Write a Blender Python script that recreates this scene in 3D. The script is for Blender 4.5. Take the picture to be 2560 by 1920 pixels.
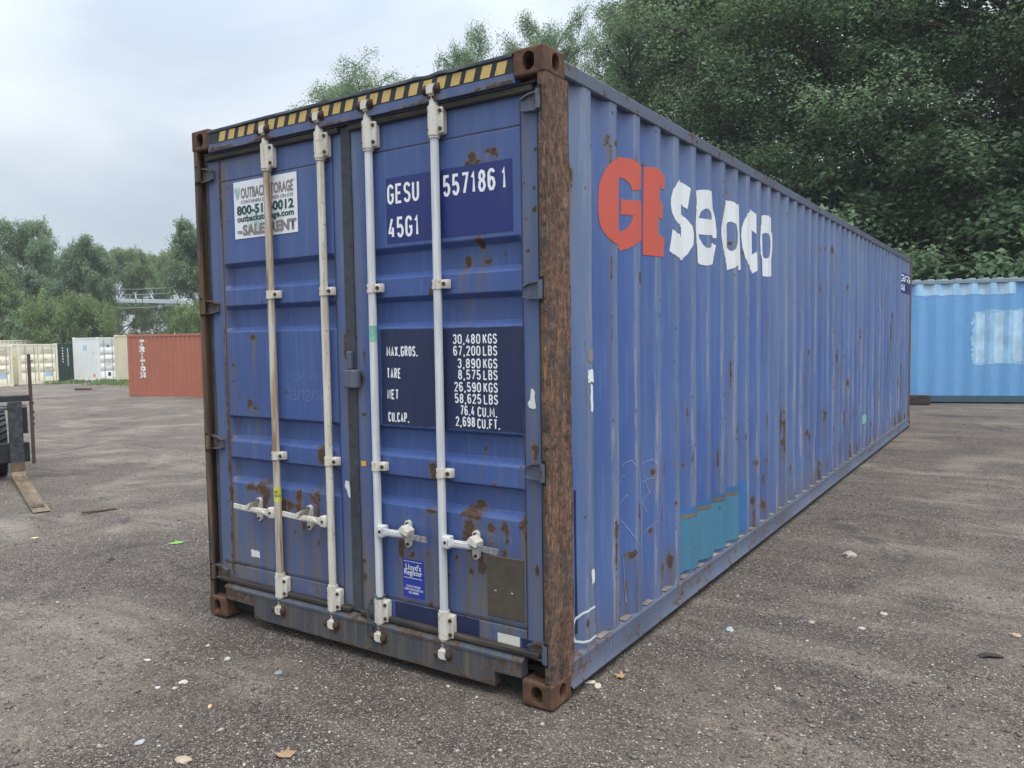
import bpy, bmesh, math, random
import numpy as np
from mathutils import Vector, Matrix
R = math.radians
sc = bpy.context.scene
for o in list(bpy.data.objects): bpy.data.objects.remove(o)
COL = sc.collection
random.seed(7); RNG = np.random.default_rng(7)

# ------------------------------------------------------------------ camera
cam = bpy.data.cameras.new('camera'); camo = bpy.data.objects.new('camera', cam); COL.objects.link(camo)
camo.location = (1.73197, -2.89861, 1.66509)
camo.rotation_euler = (1.50994719, 0.0151404317, 0.584210772)
cam.sensor_fit = 'HORIZONTAL'; cam.sensor_width = 36; cam.lens = 36*1961.16/2560
cam.clip_start = .05; cam.clip_end = 2000
sc.camera = camo

# ------------------------------------------------------------------ sky, sun, exposure
SUN_AZ, SUN_EL = 112, 68            # degrees; azimuth from +Y towards +X
wd = bpy.data.worlds.new('World'); sc.world = wd; wd.use_nodes = True
nt = wd.node_tree; nt.nodes.clear()
def wn(t, **k):
    n = nt.nodes.new(t)
    for a, b in k.items(): setattr(n, a, b)
    return n
L = nt.links.new
out = wn('ShaderNodeOutputWorld'); bg = wn('ShaderNodeBackground'); bg.inputs[1].default_value = .70
L(bg.outputs[0], out.inputs[0])
sky = wn('ShaderNodeTexSky', sky_type='NISHITA'); sky.sun_disc = False
sky.sun_elevation = R(SUN_EL); sky.sun_rotation = R(SUN_AZ)
skm = wn('ShaderNodeVectorMath', operation='SCALE'); skm.inputs['Scale'].default_value = .1; L(sky.outputs[0], skm.inputs[0])
tc = wn('ShaderNodeTexCoord')
mp = wn('ShaderNodeMapping'); mp.inputs['Scale'].default_value = (1, 1, 2.2); L(tc.outputs['Generated'], mp.inputs[0])
n1 = wn('ShaderNodeTexNoise'); n1.inputs['Scale'].default_value = 2.3; n1.inputs['Detail'].default_value = 5; n1.inputs['Roughness'].default_value = .5
n1.inputs['Distortion'].default_value = .4; L(mp.outputs[0], n1.inputs['Vector'])
r1 = wn('ShaderNodeValToRGB'); L(n1.outputs[0], r1.inputs[0])
r1.color_ramp.elements[0].position = .34; r1.color_ramp.elements[0].color = (.47, .54, .63, 1)
r1.color_ramp.elements[1].position = .64; r1.color_ramp.elements[1].color = (.69, .745, .80, 1)
# an overcast sky grows brighter towards the zenith and, gently, towards the hidden sun
sep = wn('ShaderNodeSeparateXYZ'); L(tc.outputs['Generated'], sep.inputs[0])
mr = wn('ShaderNodeMapRange'); mr.inputs[1].default_value = 0; mr.inputs[2].default_value = 1.0; mr.inputs[3].default_value = .72; mr.inputs[4].default_value = 1.95
L(sep.outputs[2], mr.inputs[0])
dt = wn('ShaderNodeVectorMath', operation='DOT_PRODUCT'); L(tc.outputs['Generated'], dt.inputs[0])
dt.inputs[1].default_value = (math.sin(R(SUN_AZ))*math.cos(R(SUN_EL)), math.cos(R(SUN_AZ))*math.cos(R(SUN_EL)), math.sin(R(SUN_EL)))
mr2 = wn('ShaderNodeMapRange'); mr2.inputs[1].default_value = -.2; mr2.inputs[2].default_value = .9; mr2.inputs[3].default_value = .86; mr2.inputs[4].default_value = 1.14
L(dt.outputs['Value'], mr2.inputs[0])
mu = wn('ShaderNodeMath', operation='MULTIPLY'); L(mr.outputs[0], mu.inputs[0]); L(mr2.outputs[0], mu.inputs[1])
sv = wn('ShaderNodeVectorMath', operation='SCALE'); L(r1.outputs[0], sv.inputs[0]); L(mu.outputs[0], sv.inputs['Scale'])
mx = wn('ShaderNodeMix', data_type='RGBA'); mx.inputs[0].default_value = .95
L(skm.outputs[0], mx.inputs[6]); L(sv.outputs[0], mx.inputs[7]); L(mx.outputs[2], bg.inputs[0])

sd = bpy.data.lights.new('sun', 'SUN'); sd.energy = 1.5; sd.angle = R(45); sd.color = (1, .97, .93)
so = bpy.data.objects.new('sun', sd); COL.objects.link(so); so.location = (20, 10, 40)
so.rotation_euler = (R(90-SUN_EL), 0, R(180-SUN_AZ))
sc.view_settings.view_transform = 'Standard'; sc.view_settings.look = 'None'
sc.view_settings.exposure = 1.08; sc.view_settings.gamma = 1; sc.view_settings.use_curve_mapping = False
sc.render.engine = 'CYCLES'; sc.cycles.max_bounces = 6; sc.cycles.diffuse_bounces = 3; sc.cycles.transparent_max_bounces = 6

# ------------------------------------------------------------------ helpers: objects
def T(x, y=0):
    "terrain height: flat round the big container, falling gently to the left of the yard"
    return -.0195*float(np.logaddexp(0, (-x-2.5)))
def Tv(x): return -.0195*np.logaddexp(0, (-x-2.5))
def lob(name, me, mat=None, parent=None):
    o = bpy.data.objects.new(name, me); COL.objects.link(o)
    if mat is not None and len(me.materials) == 0: me.materials.append(mat)
    if parent is not None: o.parent = parent
    return o
def empty(name, loc=(0, 0, 0), rz=0.0):
    o = bpy.data.objects.new(name, None); COL.objects.link(o); o.empty_display_size = .2
    o.location = loc; o.rotation_euler = (0, 0, rz); return o
def tag(o, label=None, cat=None, group=None, kind=None):
    if label: o['label'] = label
    if cat: o['category'] = cat
    if group: o['group'] = group
    if kind: o['kind'] = kind
    return o
def copy_tree(o, parent=None):
    c = o.copy(); COL.objects.link(c); c.parent = parent
    for ch in o.children: copy_tree(ch, c)
    return c
class MB:
    "collects geometry for one mesh"
    def __init__(s): s.bm = bmesh.new()
    def box(s, a, b, bev=0.0, seg=1, M=None):
        x0, y0, z0 = a; x1, y1, z1 = b
        m = Matrix.Translation(((x0+x1)/2, (y0+y1)/2, (z0+z1)/2)) @ Matrix.Diagonal((abs(x1-x0), abs(y1-y0), abs(z1-z0), 1))
        if M is not None: m = M @ m
        r = bmesh.ops.create_cube(s.bm, size=1, matrix=m)
        if bev > 0:
            es = list({e for v in r['verts'] for e in v.link_edges})
            bmesh.ops.bevel(s.bm, geom=es, offset=bev, segments=seg, affect='EDGES', profile=.5)
        return s
    def cyl(s, p0, p1, r0, r1=None, n=14, caps=True):
        p0, p1 = Vector(p0), Vector(p1); d = p1-p0
        m = Matrix.Translation((p0+p1)/2) @ d.to_track_quat('Z', 'Y').to_matrix().to_4x4()
        bmesh.ops.create_cone(s.bm, cap_ends=caps, segments=n, radius1=r0, radius2=r0 if r1 is None else r1, depth=d.length, matrix=m)
        return s
    def tube(s, pts, r, n=6):
        pts = [Vector(p) for p in pts]
        rings = []
        for i, p in enumerate(pts):
            d = (pts[min(i+1, len(pts)-1)]-pts[max(i-1, 0)]).normalized()
            q = d.to_track_quat('Z', 'Y'); rr = r[i] if isinstance(r, (list, tuple)) else r
            rings.append([s.bm.verts.new(p+q @ Vector((rr*math.cos(2*math.pi*k/n), rr*math.sin(2*math.pi*k/n), 0))) for k in range(n)])
        for a, b in zip(rings, rings[1:]):
            for k in range(n): s.bm.faces.new((a[k], a[(k+1) % n], b[(k+1) % n], b[k]))
        s.bm.faces.new(rings[0][::-1]); s.bm.faces.new(rings[-1]); return s
    def prism(s, prof, axis, a, b):
        "extrude a closed 2-D profile along an axis; prof gives the other two coordinates in order"
        def P(u, v, t): return {'x': (t, u, v), 'y': (u, t, v), 'z': (u, v, t)}[axis]
        A = [s.bm.verts.new(P(u, v, a)) for u, v in prof]; B = [s.bm.verts.new(P(u, v, b)) for u, v in prof]
        n = len(prof)
        for i in range(n): s.bm.faces.new((A[i], A[(i+1) % n], B[(i+1) % n], B[i]))
        s.bm.faces.new(A[::-1]); s.bm.faces.new(B); return s
    def poly(s, pts):
        s.bm.faces.new([s.bm.verts.new(p) for p in pts]); return s
    def ball(s, c, r, sub=1, sc3=(1, 1, 1), rot=None):
        m = Matrix.Translation(c) @ (rot or Matrix()) @ Matrix.Diagonal((r*sc3[0], r*sc3[1], r*sc3[2], 1))
        bmesh.ops.create_icosphere(s.bm, subdivisions=sub, radius=1, matrix=m); return s
    def mesh(s, name='m', smooth=False):
        bmesh.ops.recalc_face_normals(s.bm, faces=s.bm.faces)
        me = bpy.data.meshes.new(name); s.bm.to_mesh(me); s.bm.free()
        if smooth: me.polygons.foreach_set('use_smooth', [True]*len(me.polygons)); me.set_sharp_from_angle(angle=R(35))
        return me
    def build(s, name, mat, parent=None, smooth=False): return lob(name, s.mesh(name, smooth), mat, parent)
def grid_mesh(name, P, nu, nv, attrs=None, smooth=False):
    "P: (nu*nv,3) row major [u][v]"
    me = bpy.data.meshes.new(name)
    idx = np.arange(nu*nv).reshape(nu, nv)
    f = np.stack([idx[:-1, :-1], idx[1:, :-1], idx[1:, 1:], idx[:-1, 1:]], -1).reshape(-1, 4)
    me.vertices.add(len(P)); me.vertices.foreach_set('co', np.asarray(P, np.float32).ravel())
    me.loops.add(f.size); me.loops.foreach_set('vertex_index', f.ravel().astype(np.int32))
    me.polygons.add(len(f)); me.polygons.foreach_set('loop_start', np.arange(0, f.size, 4, dtype=np.int32))
    if attrs:
        for k, v in attrs.items():
            a = me.attributes.new(k, 'FLOAT', 'POINT'); a.data.foreach_set('value', np.asarray(v, np.float32).ravel())
    me.update(); me.validate()
    if smooth: me.polygons.foreach_set('use_smooth', [True]*len(me.polygons))
    return me
def raw_mesh(name, V, F, attrs=None, smooth=False):
    V = np.asarray(V, np.float32); F = np.asarray(F, np.int32); k = F.shape[1]
    me = bpy.data.meshes.new(name)
    me.vertices.add(len(V)); me.vertices.foreach_set('co', V.ravel())
    me.loops.add(F.size); me.loops.foreach_set('vertex_index', F.ravel())
    me.polygons.add(len(F)); me.polygons.foreach_set('loop_start', np.arange(0, F.size, k, dtype=np.int32))
    if attrs:
        for n, v in attrs.items():
            a = me.attributes.new(n, 'FLOAT', 'POINT'); a.data.foreach_set('value', np.asarray(v, np.float32).ravel())
    me.update()
    if smooth: me.polygons.foreach_set('use_smooth', [True]*len(me.polygons))
    return me
def wob(a, b, f=1.0, seed=0):
    "cheap smooth noise in about -1..1"
    r = np.random.default_rng(seed); s = 0
    for k in range(5):
        ax, bx, ph = r.normal(0, 1, 3)*f*(1+.6*k); s = s+np.sin(a*ax+b*bx+ph*3)/(1+.5*k)
    return s/2.6

# ------------------------------------------------------------------ helpers: materials
class NT:
    def __init__(s, name):
        s.m = bpy.data.materials.new(name); s.m.use_nodes = True; s.t = s.m.node_tree
        s.b = s.t.nodes['Principled BSDF']; s.o = s.t.nodes['Material Output']
        s.tc = s.n('ShaderNodeTexCoord'); s.co = s.tc.outputs['Object']
    def n(s, t, **k):
        x = s.t.nodes.new(t)
        for a, b in k.items(): setattr(x, a, b)
        return x
    def set(s, sock, v):
        if hasattr(v, 'is_linked') or isinstance(v, bpy.types.NodeSocket): s.t.links.new(v, sock)
        else: sock.default_value = v
    def map(s, scale, loc=(0, 0, 0), rot=(0, 0, 0), src=None):
        x = s.n('ShaderNodeMapping'); x.inputs['Scale'].default_value = scale; x.inputs['Location'].default_value = loc
        x.inputs['Rotation'].default_value = rot; s.set(x.inputs[0], src or s.co); return x.outputs[0]
    def noise(s, scale, detail=4, rough=.55, vec=None, dist=0):
        x = s.n('ShaderNodeTexNoise'); x.inputs['Scale'].default_value = scale; x.inputs['Detail'].default_value = detail
        x.inputs['Roughness'].default_value = rough; x.inputs['Distortion'].default_value = dist
        s.set(x.inputs['Vector'], vec or s.co); return x.outputs[0]
    def vor(s, scale, feature='F1', vec=None, rnd=1.0):
        x = s.n('ShaderNodeTexVoronoi', feature=feature); x.inputs['Scale'].default_value = scale; x.inputs['Randomness'].default_value = rnd
        s.set(x.inputs['Vector'], vec or s.co); return x
    def attr(s, name): return s.n('ShaderNodeAttribute', attribute_name=name).outputs['Fac']
    def math(s, op, a, b=0.0, clamp=False):
        x = s.n('ShaderNodeMath', operation=op, use_clamp=clamp); s.set(x.inputs[0], a); s.set(x.inputs[1], b); return x.outputs[0]
    def ramp(s, fac, stops, interp='LINEAR'):
        x = s.n('ShaderNodeValToRGB'); cr = x.color_ramp; cr.interpolation = interp
        while len(cr.elements) < len(stops): cr.elements.new(.5)
        for e, (p, c) in zip(cr.elements, stops):
            e.position = p; e.color = (c, c, c, 1) if isinstance(c, (int, float)) else (*c[:3], 1)
        s.set(x.inputs[0], fac); return x.outputs[0]
    def step(s, v, a, b):
        x = s.n('ShaderNodeMapRange', interpolation_type='SMOOTHSTEP'); s.set(x.inputs[0], v)
        x.inputs[1].default_value = a; x.inputs[2].default_value = b; return x.outputs[0]
    def mix(s, f, a, b, blend='MIX'):
        x = s.n('ShaderNodeMix', data_type='RGBA', blend_type=blend); s.set(x.inputs[0], f)
        for i, v in ((6, a), (7, b)):
            s.set(x.inputs[i], (*v[:3], 1) if isinstance(v, tuple) else v)
        return x.outputs[2]
    def bump(s, h, strength=.3, dist=.01):
        x = s.n('ShaderNodeBump'); x.inputs['Strength'].default_value = strength; x.inputs['Distance'].default_value = dist
        s.set(x.inputs['Height'], h); s.t.links.new(x.outputs[0], s.b.inputs['Normal'])
    def out(s, col, rough=.5, metal=0.0, spec=.4):
        s.set(s.b.inputs['Base Color'], (*col[:3], 1) if isinstance(col, tuple) else col); s.set(s.b.inputs['Roughness'], rough)
        s.set(s.b.inputs['Metallic'], metal); s.set(s.b.inputs['Specular IOR Level'], spec); return s.m
def srgb(r, g, b): return tuple(((c/255)/12.92 if c <= 10 else ((c/255+.055)/1.055)**2.4) for c in (r, g, b))

RUST_D, RUST_M, RUST_O = (.026, .019, .015), (.068, .042, .029), (.16, .080, .040)
def paint(name, c1, c2, faded, rust_amt=1.0, grime=.5, speck=.5, streak=(16, 16, .9), base_rust=0.0, rough=.48):
    "weathered sheet-metal paint: fading, rain streaks, grime, rust patches (attribute rust), scraped edges (attribute wear)"
    t = NT(name)
    big = t.noise(1.1, 3); med = t.noise(24, 5, .62); fine = t.noise(95, 5, .68)
    stk = t.noise(1, 5, .6, t.map(streak)); stk2 = t.noise(1, 4, .6, t.map((45, 45, 2.2), (3, 1, 7)))
    col = t.mix(t.step(big, .3, .7), c1, c2)
    fade = t.math('ADD', t.math('MULTIPLY', t.attr('fade'), .75), t.math('MULTIPLY', t.step(stk, .45, .75), .30), True)
    col = t.mix(fade, col, faded)
    col = t.mix(t.math('MULTIPLY', t.step(stk2, .5, .8), .16), col, tuple(min(1, c*2.0+.03) for c in faded))
    g = t.math('MULTIPLY', t.attr('grime'), t.math('ADD', .35, t.step(stk2, .3, .7)), True)
    g = t.math('ADD', g, t.math('MULTIPLY', t.step(stk, .6, .85), .22*grime), True)
    col = t.mix(t.math('MULTIPLY', g, .9), col, t.ramp(stk, [(.35, (.090, .086, .082)), (.6, (.155, .125, .092))]))
    # rust
    nz = t.math('ADD', t.math('MULTIPLY', t.math('SUBTRACT', med, .5), 2.1), t.math('ADD', t.math('MULTIPLY', t.math('SUBTRACT', fine, .5), 1.1), t.math('MULTIPLY', t.math('SUBTRACT', t.noise(7, 3, .5, None, 1.0), .5), .8)))
    ra = t.math('ADD', t.math('MULTIPLY', t.attr('rust'), rust_amt), nz)
    if base_rust: ra = t.math('ADD', ra, t.math('MULTIPLY', base_rust, t.math('ADD', .62, t.math('MULTIPLY', t.step(t.noise(3.2, 4, .6), .38, .66), .62))))
    v2 = t.vor(11); sx = t.n('ShaderNodeSeparateColor'); t.t.links.new(v2.outputs['Color'], sx.inputs[0])
    sp = t.math('MULTIPLY', t.step(v2.outputs['Distance'], .16, .05), t.step(sx.outputs[0], 1-.28*speck, 1-.2*speck))
    we = t.math('MULTIPLY', t.attr('wear'), t.step(t.noise(1, 6, .72, t.map((38, 38, 3.6), (9, 4, 2))), .47, .56))
    halo = t.step(ra, .42, .85); core = t.step(ra, .70, .79)
    core = t.math('MAXIMUM', core, t.math('MULTIPLY', sp, .85))
    rc = t.ramp(fine, [(.3, RUST_D), (.5, RUST_M), (.72, RUST_O)])
    col = t.mix(t.math('MULTIPLY', we, .85), col, t.ramp(stk, [(.36, (.085, .055, .042)), (.46, (.12, .085, .065)), (.5, (.26, .27, .32)), (.62, (.36, .30, .29))]))
    col = t.mix(t.math('MULTIPLY', halo, .45), col, (.13, .075, .04))
    col = t.mix(core, col, rc)
    rr = t.math('ADD', rough, t.math('MULTIPLY', core, .4), True)
    h = t.math('ADD', t.math('MULTIPLY', core, t.math('ADD', fine, .6)), t.math('MULTIPLY', big, .6))
    t.bump(h, .35, .004)
    return t.out(col, rr)
M = {}
M['blue'] = paint('blue_paint', (.034, .070, .230), (.045, .091, .270), (.105, .148, .245))
M['blue_side'] = paint('blue_side_paint', (.043, .086, .258), (.058, .115, .308), (.138, .188, .285), streak=(9, 9, .5))
M['blue_rail'] = paint('blue_rail_paint', (.075, .090, .13), (.085, .11, .17), (.13, .14, .155), base_rust=.50, speck=1)
M['blue_header'] = paint('blue_header_paint', (.05, .095, .26), (.06, .11, .29), (.11, .15, .25), base_rust=.44, speck=1.5, grime=1)
M['blue_worn'] = paint('worn_sill_paint', (.055, .068, .095), (.08, .09, .11), (.14, .135, .125), base_rust=.66, speck=1.2, grime=1.5)
def rusty(name, stops, sc_=(60, 60, 5), rough=.8):
    t = NT(name)
    a = t.noise(1, 6, .70, t.map(sc_), .6); b = t.noise(1, 5, .6, t.map((sc_[0]*.22, sc_[1]*.22, sc_[2]*.4), (3, 1, 2))); c = t.noise(140, 4, .6)
    v = t.math('ADD', t.math('MULTIPLY', a, .55), t.math('ADD', t.math('MULTIPLY', b, .5), t.math('MULTIPLY', t.math('SUBTRACT', c, .42), .16)))
    col = t.ramp(v, stops)
    t.bump(t.math('ADD', a, t.math('MULTIPLY', c, .5)), .5, .006)
    return t.out(col, rough, 0, .25)
M['post'] = rusty('rusted_post_steel', [(.34, (.050, .052, .056)), (.43, (.115, .108, .10)), (.46, (.075, .045, .033)), (.51, (.15, .078, .048)), (.56, (.27, .135, .075)), (.61, (.15, .09, .062)), (.66, (.30, .19, .12)), (.73, (.42, .36, .30))], (75, 75, 6))
def flaky(name, stretch, cover):
    "flaking old grey-blue paint over scaly red-brown rust, with scraped pale spots"
    t = NT(name)
    mot = t.noise(26, 6, .68, None, .8); grain = t.noise(150, 4, .65)
    base = t.ramp(t.math('ADD', t.math('MULTIPLY', mot, .8), t.math('MULTIPLY', grain, .2)), [(.36, (.055, .033, .025)), (.46, (.115, .063, .042)), (.54, (.185, .098, .062)), (.64, (.26, .145, .092))])
    lowf = t.step(t.noise(1, 5, .6, t.map((16, 16, 1.3), (3, 9, 4)), .8), .40, .62); base = t.mix(t.math('MULTIPLY', lowf, .75), base, t.ramp(mot, [(.36, (.030, .021, .018)), (.5, (.070, .043, .033)), (.64, (.115, .070, .052))]))
    pm = t.noise(1, 6, .68, t.map((26, 26, 3.6), (2, 7, 1)), 1.2)                     # remnants of old paint
    pmask = t.step(t.math('ADD', pm, t.math('MULTIPLY', t.math('SUBTRACT', grain, .5), .18)), cover, cover+.025)
    old = t.ramp(mot, [(.36, (.030, .032, .037)), (.5, (.070, .070, .070)), (.64, (.125, .115, .100))])
    col = t.mix(t.math('MULTIPLY', pmask, .9), base, old)
    fl = t.noise(1, 6, .72, t.map((95, 95, 11), (4, 4, 9)), .6); flm = t.math('MULTIPLY', t.step(fl, .55, .59), t.step(t.noise(1, 5, .6, t.map((14, 14, 3), (2, 2, 2))), .44, .56))   # fresh orange flakes
    col = t.mix(t.math('MULTIPLY', flm, .85), col, t.ramp(grain, [(.35, (.26, .125, .065)), (.65, (.40, .23, .14))]))
    pit = t.noise(48, 5, .65, t.map((1, 1, .6), (7, 2, 2))); col = t.mix(t.math('MULTIPLY', t.step(pit, .60, .64), .8), col, (.022, .018, .017))
    scr = t.noise(1, 5, .7, t.map((14, 14, 120), (1, 6, 3))); col = t.mix(t.math('MULTIPLY', t.step(scr, .66, .69), .6), col, (.36, .31, .27))
    t.bump(t.math('ADD', t.math('MULTIPLY', pmask, .8), t.math('ADD', mot, t.math('ADD', t.math('MULTIPLY', grain, .4), t.math('MULTIPLY', flm, -.6)))), .6, .005)
    return t.out(col, .75, 0, .3)
M['post'] = flaky('flaking_post', 1, .545)
M['casting'] = rusty('rusted_casting', [(.35, (.028, .018, .014)), (.5, (.075, .043, .03)), (.6, (.13, .068, .04)), (.72, (.20, .10, .05))], (14, 14, 12))
M['post_dark'] = rusty('dark_post_steel', [(.42, (.022, .023, .027)), (.50, (.048, .042, .039)), (.56, (.100, .064, .042)), (.66, (.18, .11, .065))], (50, 50, 2.5), .6)
M['grease'] = rusty('greasy_seal', [(.36, (.016, .016, .017)), (.5, (.034, .032, .031)), (.6, (.060, .046, .036)), (.72, (.10, .085, .07))], (6, 40, 40), .6)
M['keeper'] = rusty('rusted_keeper', [(.35, (.02, .013, .011)), (.55, (.06, .035, .027)), (.72, (.13, .07, .05))], (40, 40, 40))
t = NT('bar_cream'); a = t.noise(1, 5, .6, t.map((40, 40, 3))); b = t.noise(60, 4)
col = t.mix(t.step(a, .48, .72), (.60, .57, .50), (.40, .34, .26)); col = t.mix(t.math('MULTIPLY', t.step(b, .61, .69), .6), col, (.17, .095, .05))
M['cream'] = t.out(col, .5)
t = NT('bar_stained'); a = t.noise(1, 6, .65, t.map((35, 35, 2.2), (5, 0, 1))); b = t.noise(50, 4)
col = t.ramp(a, [(.36, (.20, .12, .07)), (.46, (.36, .28, .20)), (.6, (.53, .49, .42))]); M['cream_stained'] = t.out(col, .55)
t = NT('bar_white'); a = t.noise(1, 5, .6, t.map((50, 50, 3), (1, 4, 2)))
M['white_bar'] = t.out(t.ramp(a, [(.4, (.62, .63, .63)), (.65, (.46, .48, .50))]), .45)
t = NT('galvanised'); a = t.noise(60, 4); M['galv'] = t.out(t.ramp(a, [(.4, (.20, .21, .22)), (.6, (.38, .39, .40))]), .45, .5)
def plain(name, c, rough=.55, var=.25, scale=25, spec=.35, metal=0):
    t = NT(name); a = t.noise(scale, 5, .6); b = t.noise(2.3, 3)
    f = t.math('ADD', t.math('MULTIPLY', a, .5), t.math('MULTIPLY', b, .5))
    lo = tuple(x*(1-var) for x in c); hi = tuple(min(1, x*(1+var)) for x in c)
    t.bump(a, .08, .002)
    return t.out(t.ramp(f, [(.35, lo), (.65, hi)]), rough, metal, spec)
M['rubber'] = plain('black_rubber', (.042, .047, .056), .6, .5)
M['black'] = plain('black_paint', (.014, .014, .016), .55)
M['dark'] = plain('dark_interior', (.012, .012, .012), .9)
M['bolt'] = plain('rusty_bolt', (.06, .035, .025), .7, .5, 200)
M['tape_black'] = plain('black_tape', (.016, .017, .02), .45)
t = NT('yellow_tape'); a = t.noise(18, 5, .65); b = t.noise(1, 4, .6, t.map((30, 30, 8)))
M['tape_yellow'] = t.out(t.mix(t.math('MULTIPLY', t.step(b, .56, .72), .75), (.54, .37, .125), (.17, .09, .04)), .55)
def decal(name, c, chip=.66, chipc=(.07, .10, .26), rough=.45):
    t = NT(name); a = t.noise(30, 6, .7); s = t.noise(1, 4, .6, t.map((20, 20, 1.5)))
    col = t.mix(t.math('MULTIPLY', t.step(s, .5, .8), .18), c, (.12, .11, .10)); col = t.mix(t.math('MULTIPLY', t.step(a, chip, chip+.03), .8), col, chipc)
    return t.out(col, rough)
M['d_white'] = decal('white_print', (.78, .79, .80), .74)
M['d_red'] = decal('red_logo_paint', (.50, .090, .062), .70, (.25, .10, .08))
M['d_logo_white'] = decal('white_logo_paint', (.66, .68, .69), .70, (.40, .22, .12))
M['d_plate_blue'] = decal('bright_blue_film', (.012, .024, .140), .8)
M['d_navy'] = decal('navy_touch_up_paint', (.014, .023, .070), .76, (.03, .05, .17))
M['d_lloyd'] = decal('royal_blue_sticker', (.018, .042, .30), .74, (.07, .11, .3))
M['d_sign'] = plain('white_sign_vinyl', (.72, .73, .76), .4, .03)
M['d_grey'] = plain('grey_print', (.22, .19, .185), .5, .06)
M['d_green'] = plain('dark_green_print', (.012, .068, .055), .5, .05)
M['d_ltgreen'] = plain('pale_green_print', (.34, .52, .46), .5, .08)
M['d_yellow'] = plain('yellow_sticker', (.58, .55, .10), .5, .1)
M['d_orange'] = plain('orange_sticker', (.72, .36, .05), .5, .06)
M['d_paper'] = plain('torn_white_paper', (.66, .67, .66), .7, .1)
M['d_cream'] = plain('cream_sticker', (.62, .60, .52), .6, .05)
M['d_black'] = plain('black_print', (.02, .02, .02), .6, .1)
M['d_teal'] = paint('teal_patch_paint', (.050, .165, .262), (.058, .182, .28), (.09, .20, .26), speck=1.2, base_rust=.22)
M['d_teal_spray'] = plain('teal_overspray', (.042, .125, .30), .5, .18, 9)
M['d_sealant'] = plain('brown_sealant', (.14, .12, .085), .8, .3, 40)
M['d_chalk'] = plain('chalk_line', (.19, .24, .42), .8, .3, 90)
M['d_chalk_white'] = plain('white_chalk', (.22, .28, .46), .8, .35, 60)
M['d_spray'] = plain('white_spray', (.52, .58, .62), .7, .12, 12)
M['d_green_tape'] = plain('green_label', (.20, .42, .34), .5, .4, 160)
M['data_plate'] = plain('brown_metal_plate', (.105, .088, .068), .42, .22, 30, .5, .35)
M['rope'] = plain('blue_grey_rope', (.06, .085, .10), .8, .4, 90)

# ------------------------------------------------------------------ ground
def axis(lo, hi, c0, c1, fine, grow=1.13):
    a = list(np.arange(c0, c1, fine)); s = fine; x = a[-1]
    while x < hi: s *= grow; x += s; a.append(min(x, hi+1))
    s = fine; x = c0
    while x > lo: s *= grow; x -= s; a.insert(0, max(x, lo-1))
    return np.array(a)
gx = axis(-230, 130, -7.5, 4.2, .055); gy = axis(-60, 240, -2.6, 7, .055)
X, Y = np.meshgrid(gx, gy, indexing='ij')
def ground_z(X, Y):
    w = .010*wob(X, Y, 1.2, 3)+.006*wob(X, Y, 4.0, 5)+.003*wob(X, Y, 11, 9)
    # shallow wheel ruts beyond the near corner
    w = w+.028*wob(X*.35, Y*1.3, 1.6, 12)*np.clip((np.hypot(X-1.7, Y+2.9)-5)/8, 0, 1)
    dx = np.maximum(np.maximum(-2.5-X, X-.06), 0); dy = np.maximum(np.maximum(-.05-Y, Y-12.3), 0)
    k = np.clip(np.hypot(dx, dy)/.8, 0, 1)
    return Tv(X)+w*k-.004
me = grid_mesh('ground', np.stack([X, Y, ground_z(X, Y)], -1).reshape(-1, 3), len(gx), len(gy), smooth=True)
t = NT('gravel_dirt')
dom = t.noise(.55, 6, .62, None, .6); dom2 = t.noise(1.6, 6, .65, None, .6); wet = t.noise(.75, 6, .70, t.map((1, 1.0, 1), (4, 2, 0)), 1.0)
trk = t.noise(1, 6, .62, t.map((.22, 1.7, 1), (1, 5, 0), (0, 0, R(62))), .5); trk2 = t.noise(1, 6, .66, t.map((.6, 4.2, 1), (1, 9, 0), (0, 0, R(50))), .6)
fin = t.noise(330, 3, .75); clod = t.noise(38, 5, .7); nzw = t.noise(60, 3)
wv = t.n('ShaderNodeVectorMath', operation='ADD'); t.t.links.new(t.co, wv.inputs[0])
wsc = t.n('ShaderNodeVectorMath', operation='SCALE'); wsc.inputs['Scale'].default_value = .012; nzc = t.n('ShaderNodeTexNoise'); nzc.inputs['Scale'].default_value = 55; t.t.links.new(t.co, nzc.inputs['Vector']); t.t.links.new(nzc.outputs['Color'], wsc.inputs[0]); t.t.links.new(wsc.outputs[0], wv.inputs[1])
vA = t.vor(140, vec=wv.outputs[0]); vB = t.vor(62, vec=wv.outputs[0]); vC = t.vor(24, vec=wv.outputs[0])
def sepc(v):
    x = t.n('ShaderNodeSeparateColor'); t.t.links.new(v.outputs['Color'], x.inputs[0]); return x.outputs[0], x.outputs[1]
ra, ra2 = sepc(vA); rb, rb2 = sepc(vB); rc, rc2 = sepc(vC)
soil = t.ramp(dom2, [(.28, (.080, .063, .052)), (.5, (.130, .103, .085)), (.72, (.200, .161, .134))])
soil = t.mix(t.math('MULTIPLY', t.step(trk, .48, .60), .6), soil, (.27, .220, .185))
sxy = t.n('ShaderNodeSeparateXYZ'); t.t.links.new(t.co, sxy.inputs[0])
lft = t.step(t.math('ADD', sxy.outputs[0], t.math('MULTIPLY', t.math('SUBTRACT', dom, .5), 6)), -.8, -6.5)
soil = t.mix(t.math('MULTIPLY', lft, .55), soil, t.ramp(dom2, [(.3, (.195, .168, .148)), (.7, (.345, .305, .270))]))
soil = t.mix(t.math('MULTIPLY', t.step(trk2, .53, .66), .7), soil, (.075, .062, .056))
soil = t.mix(.8, soil, t.ramp(t.math('ADD', t.math('MULTIPLY', fin, .6), t.math('MULTIPLY', clod, .4)), [(.36, (.35, .34, .33)), (.5, (1, 1, 1)), (.64, (1.9, 1.85, 1.75))]), 'MULTIPLY')
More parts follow.
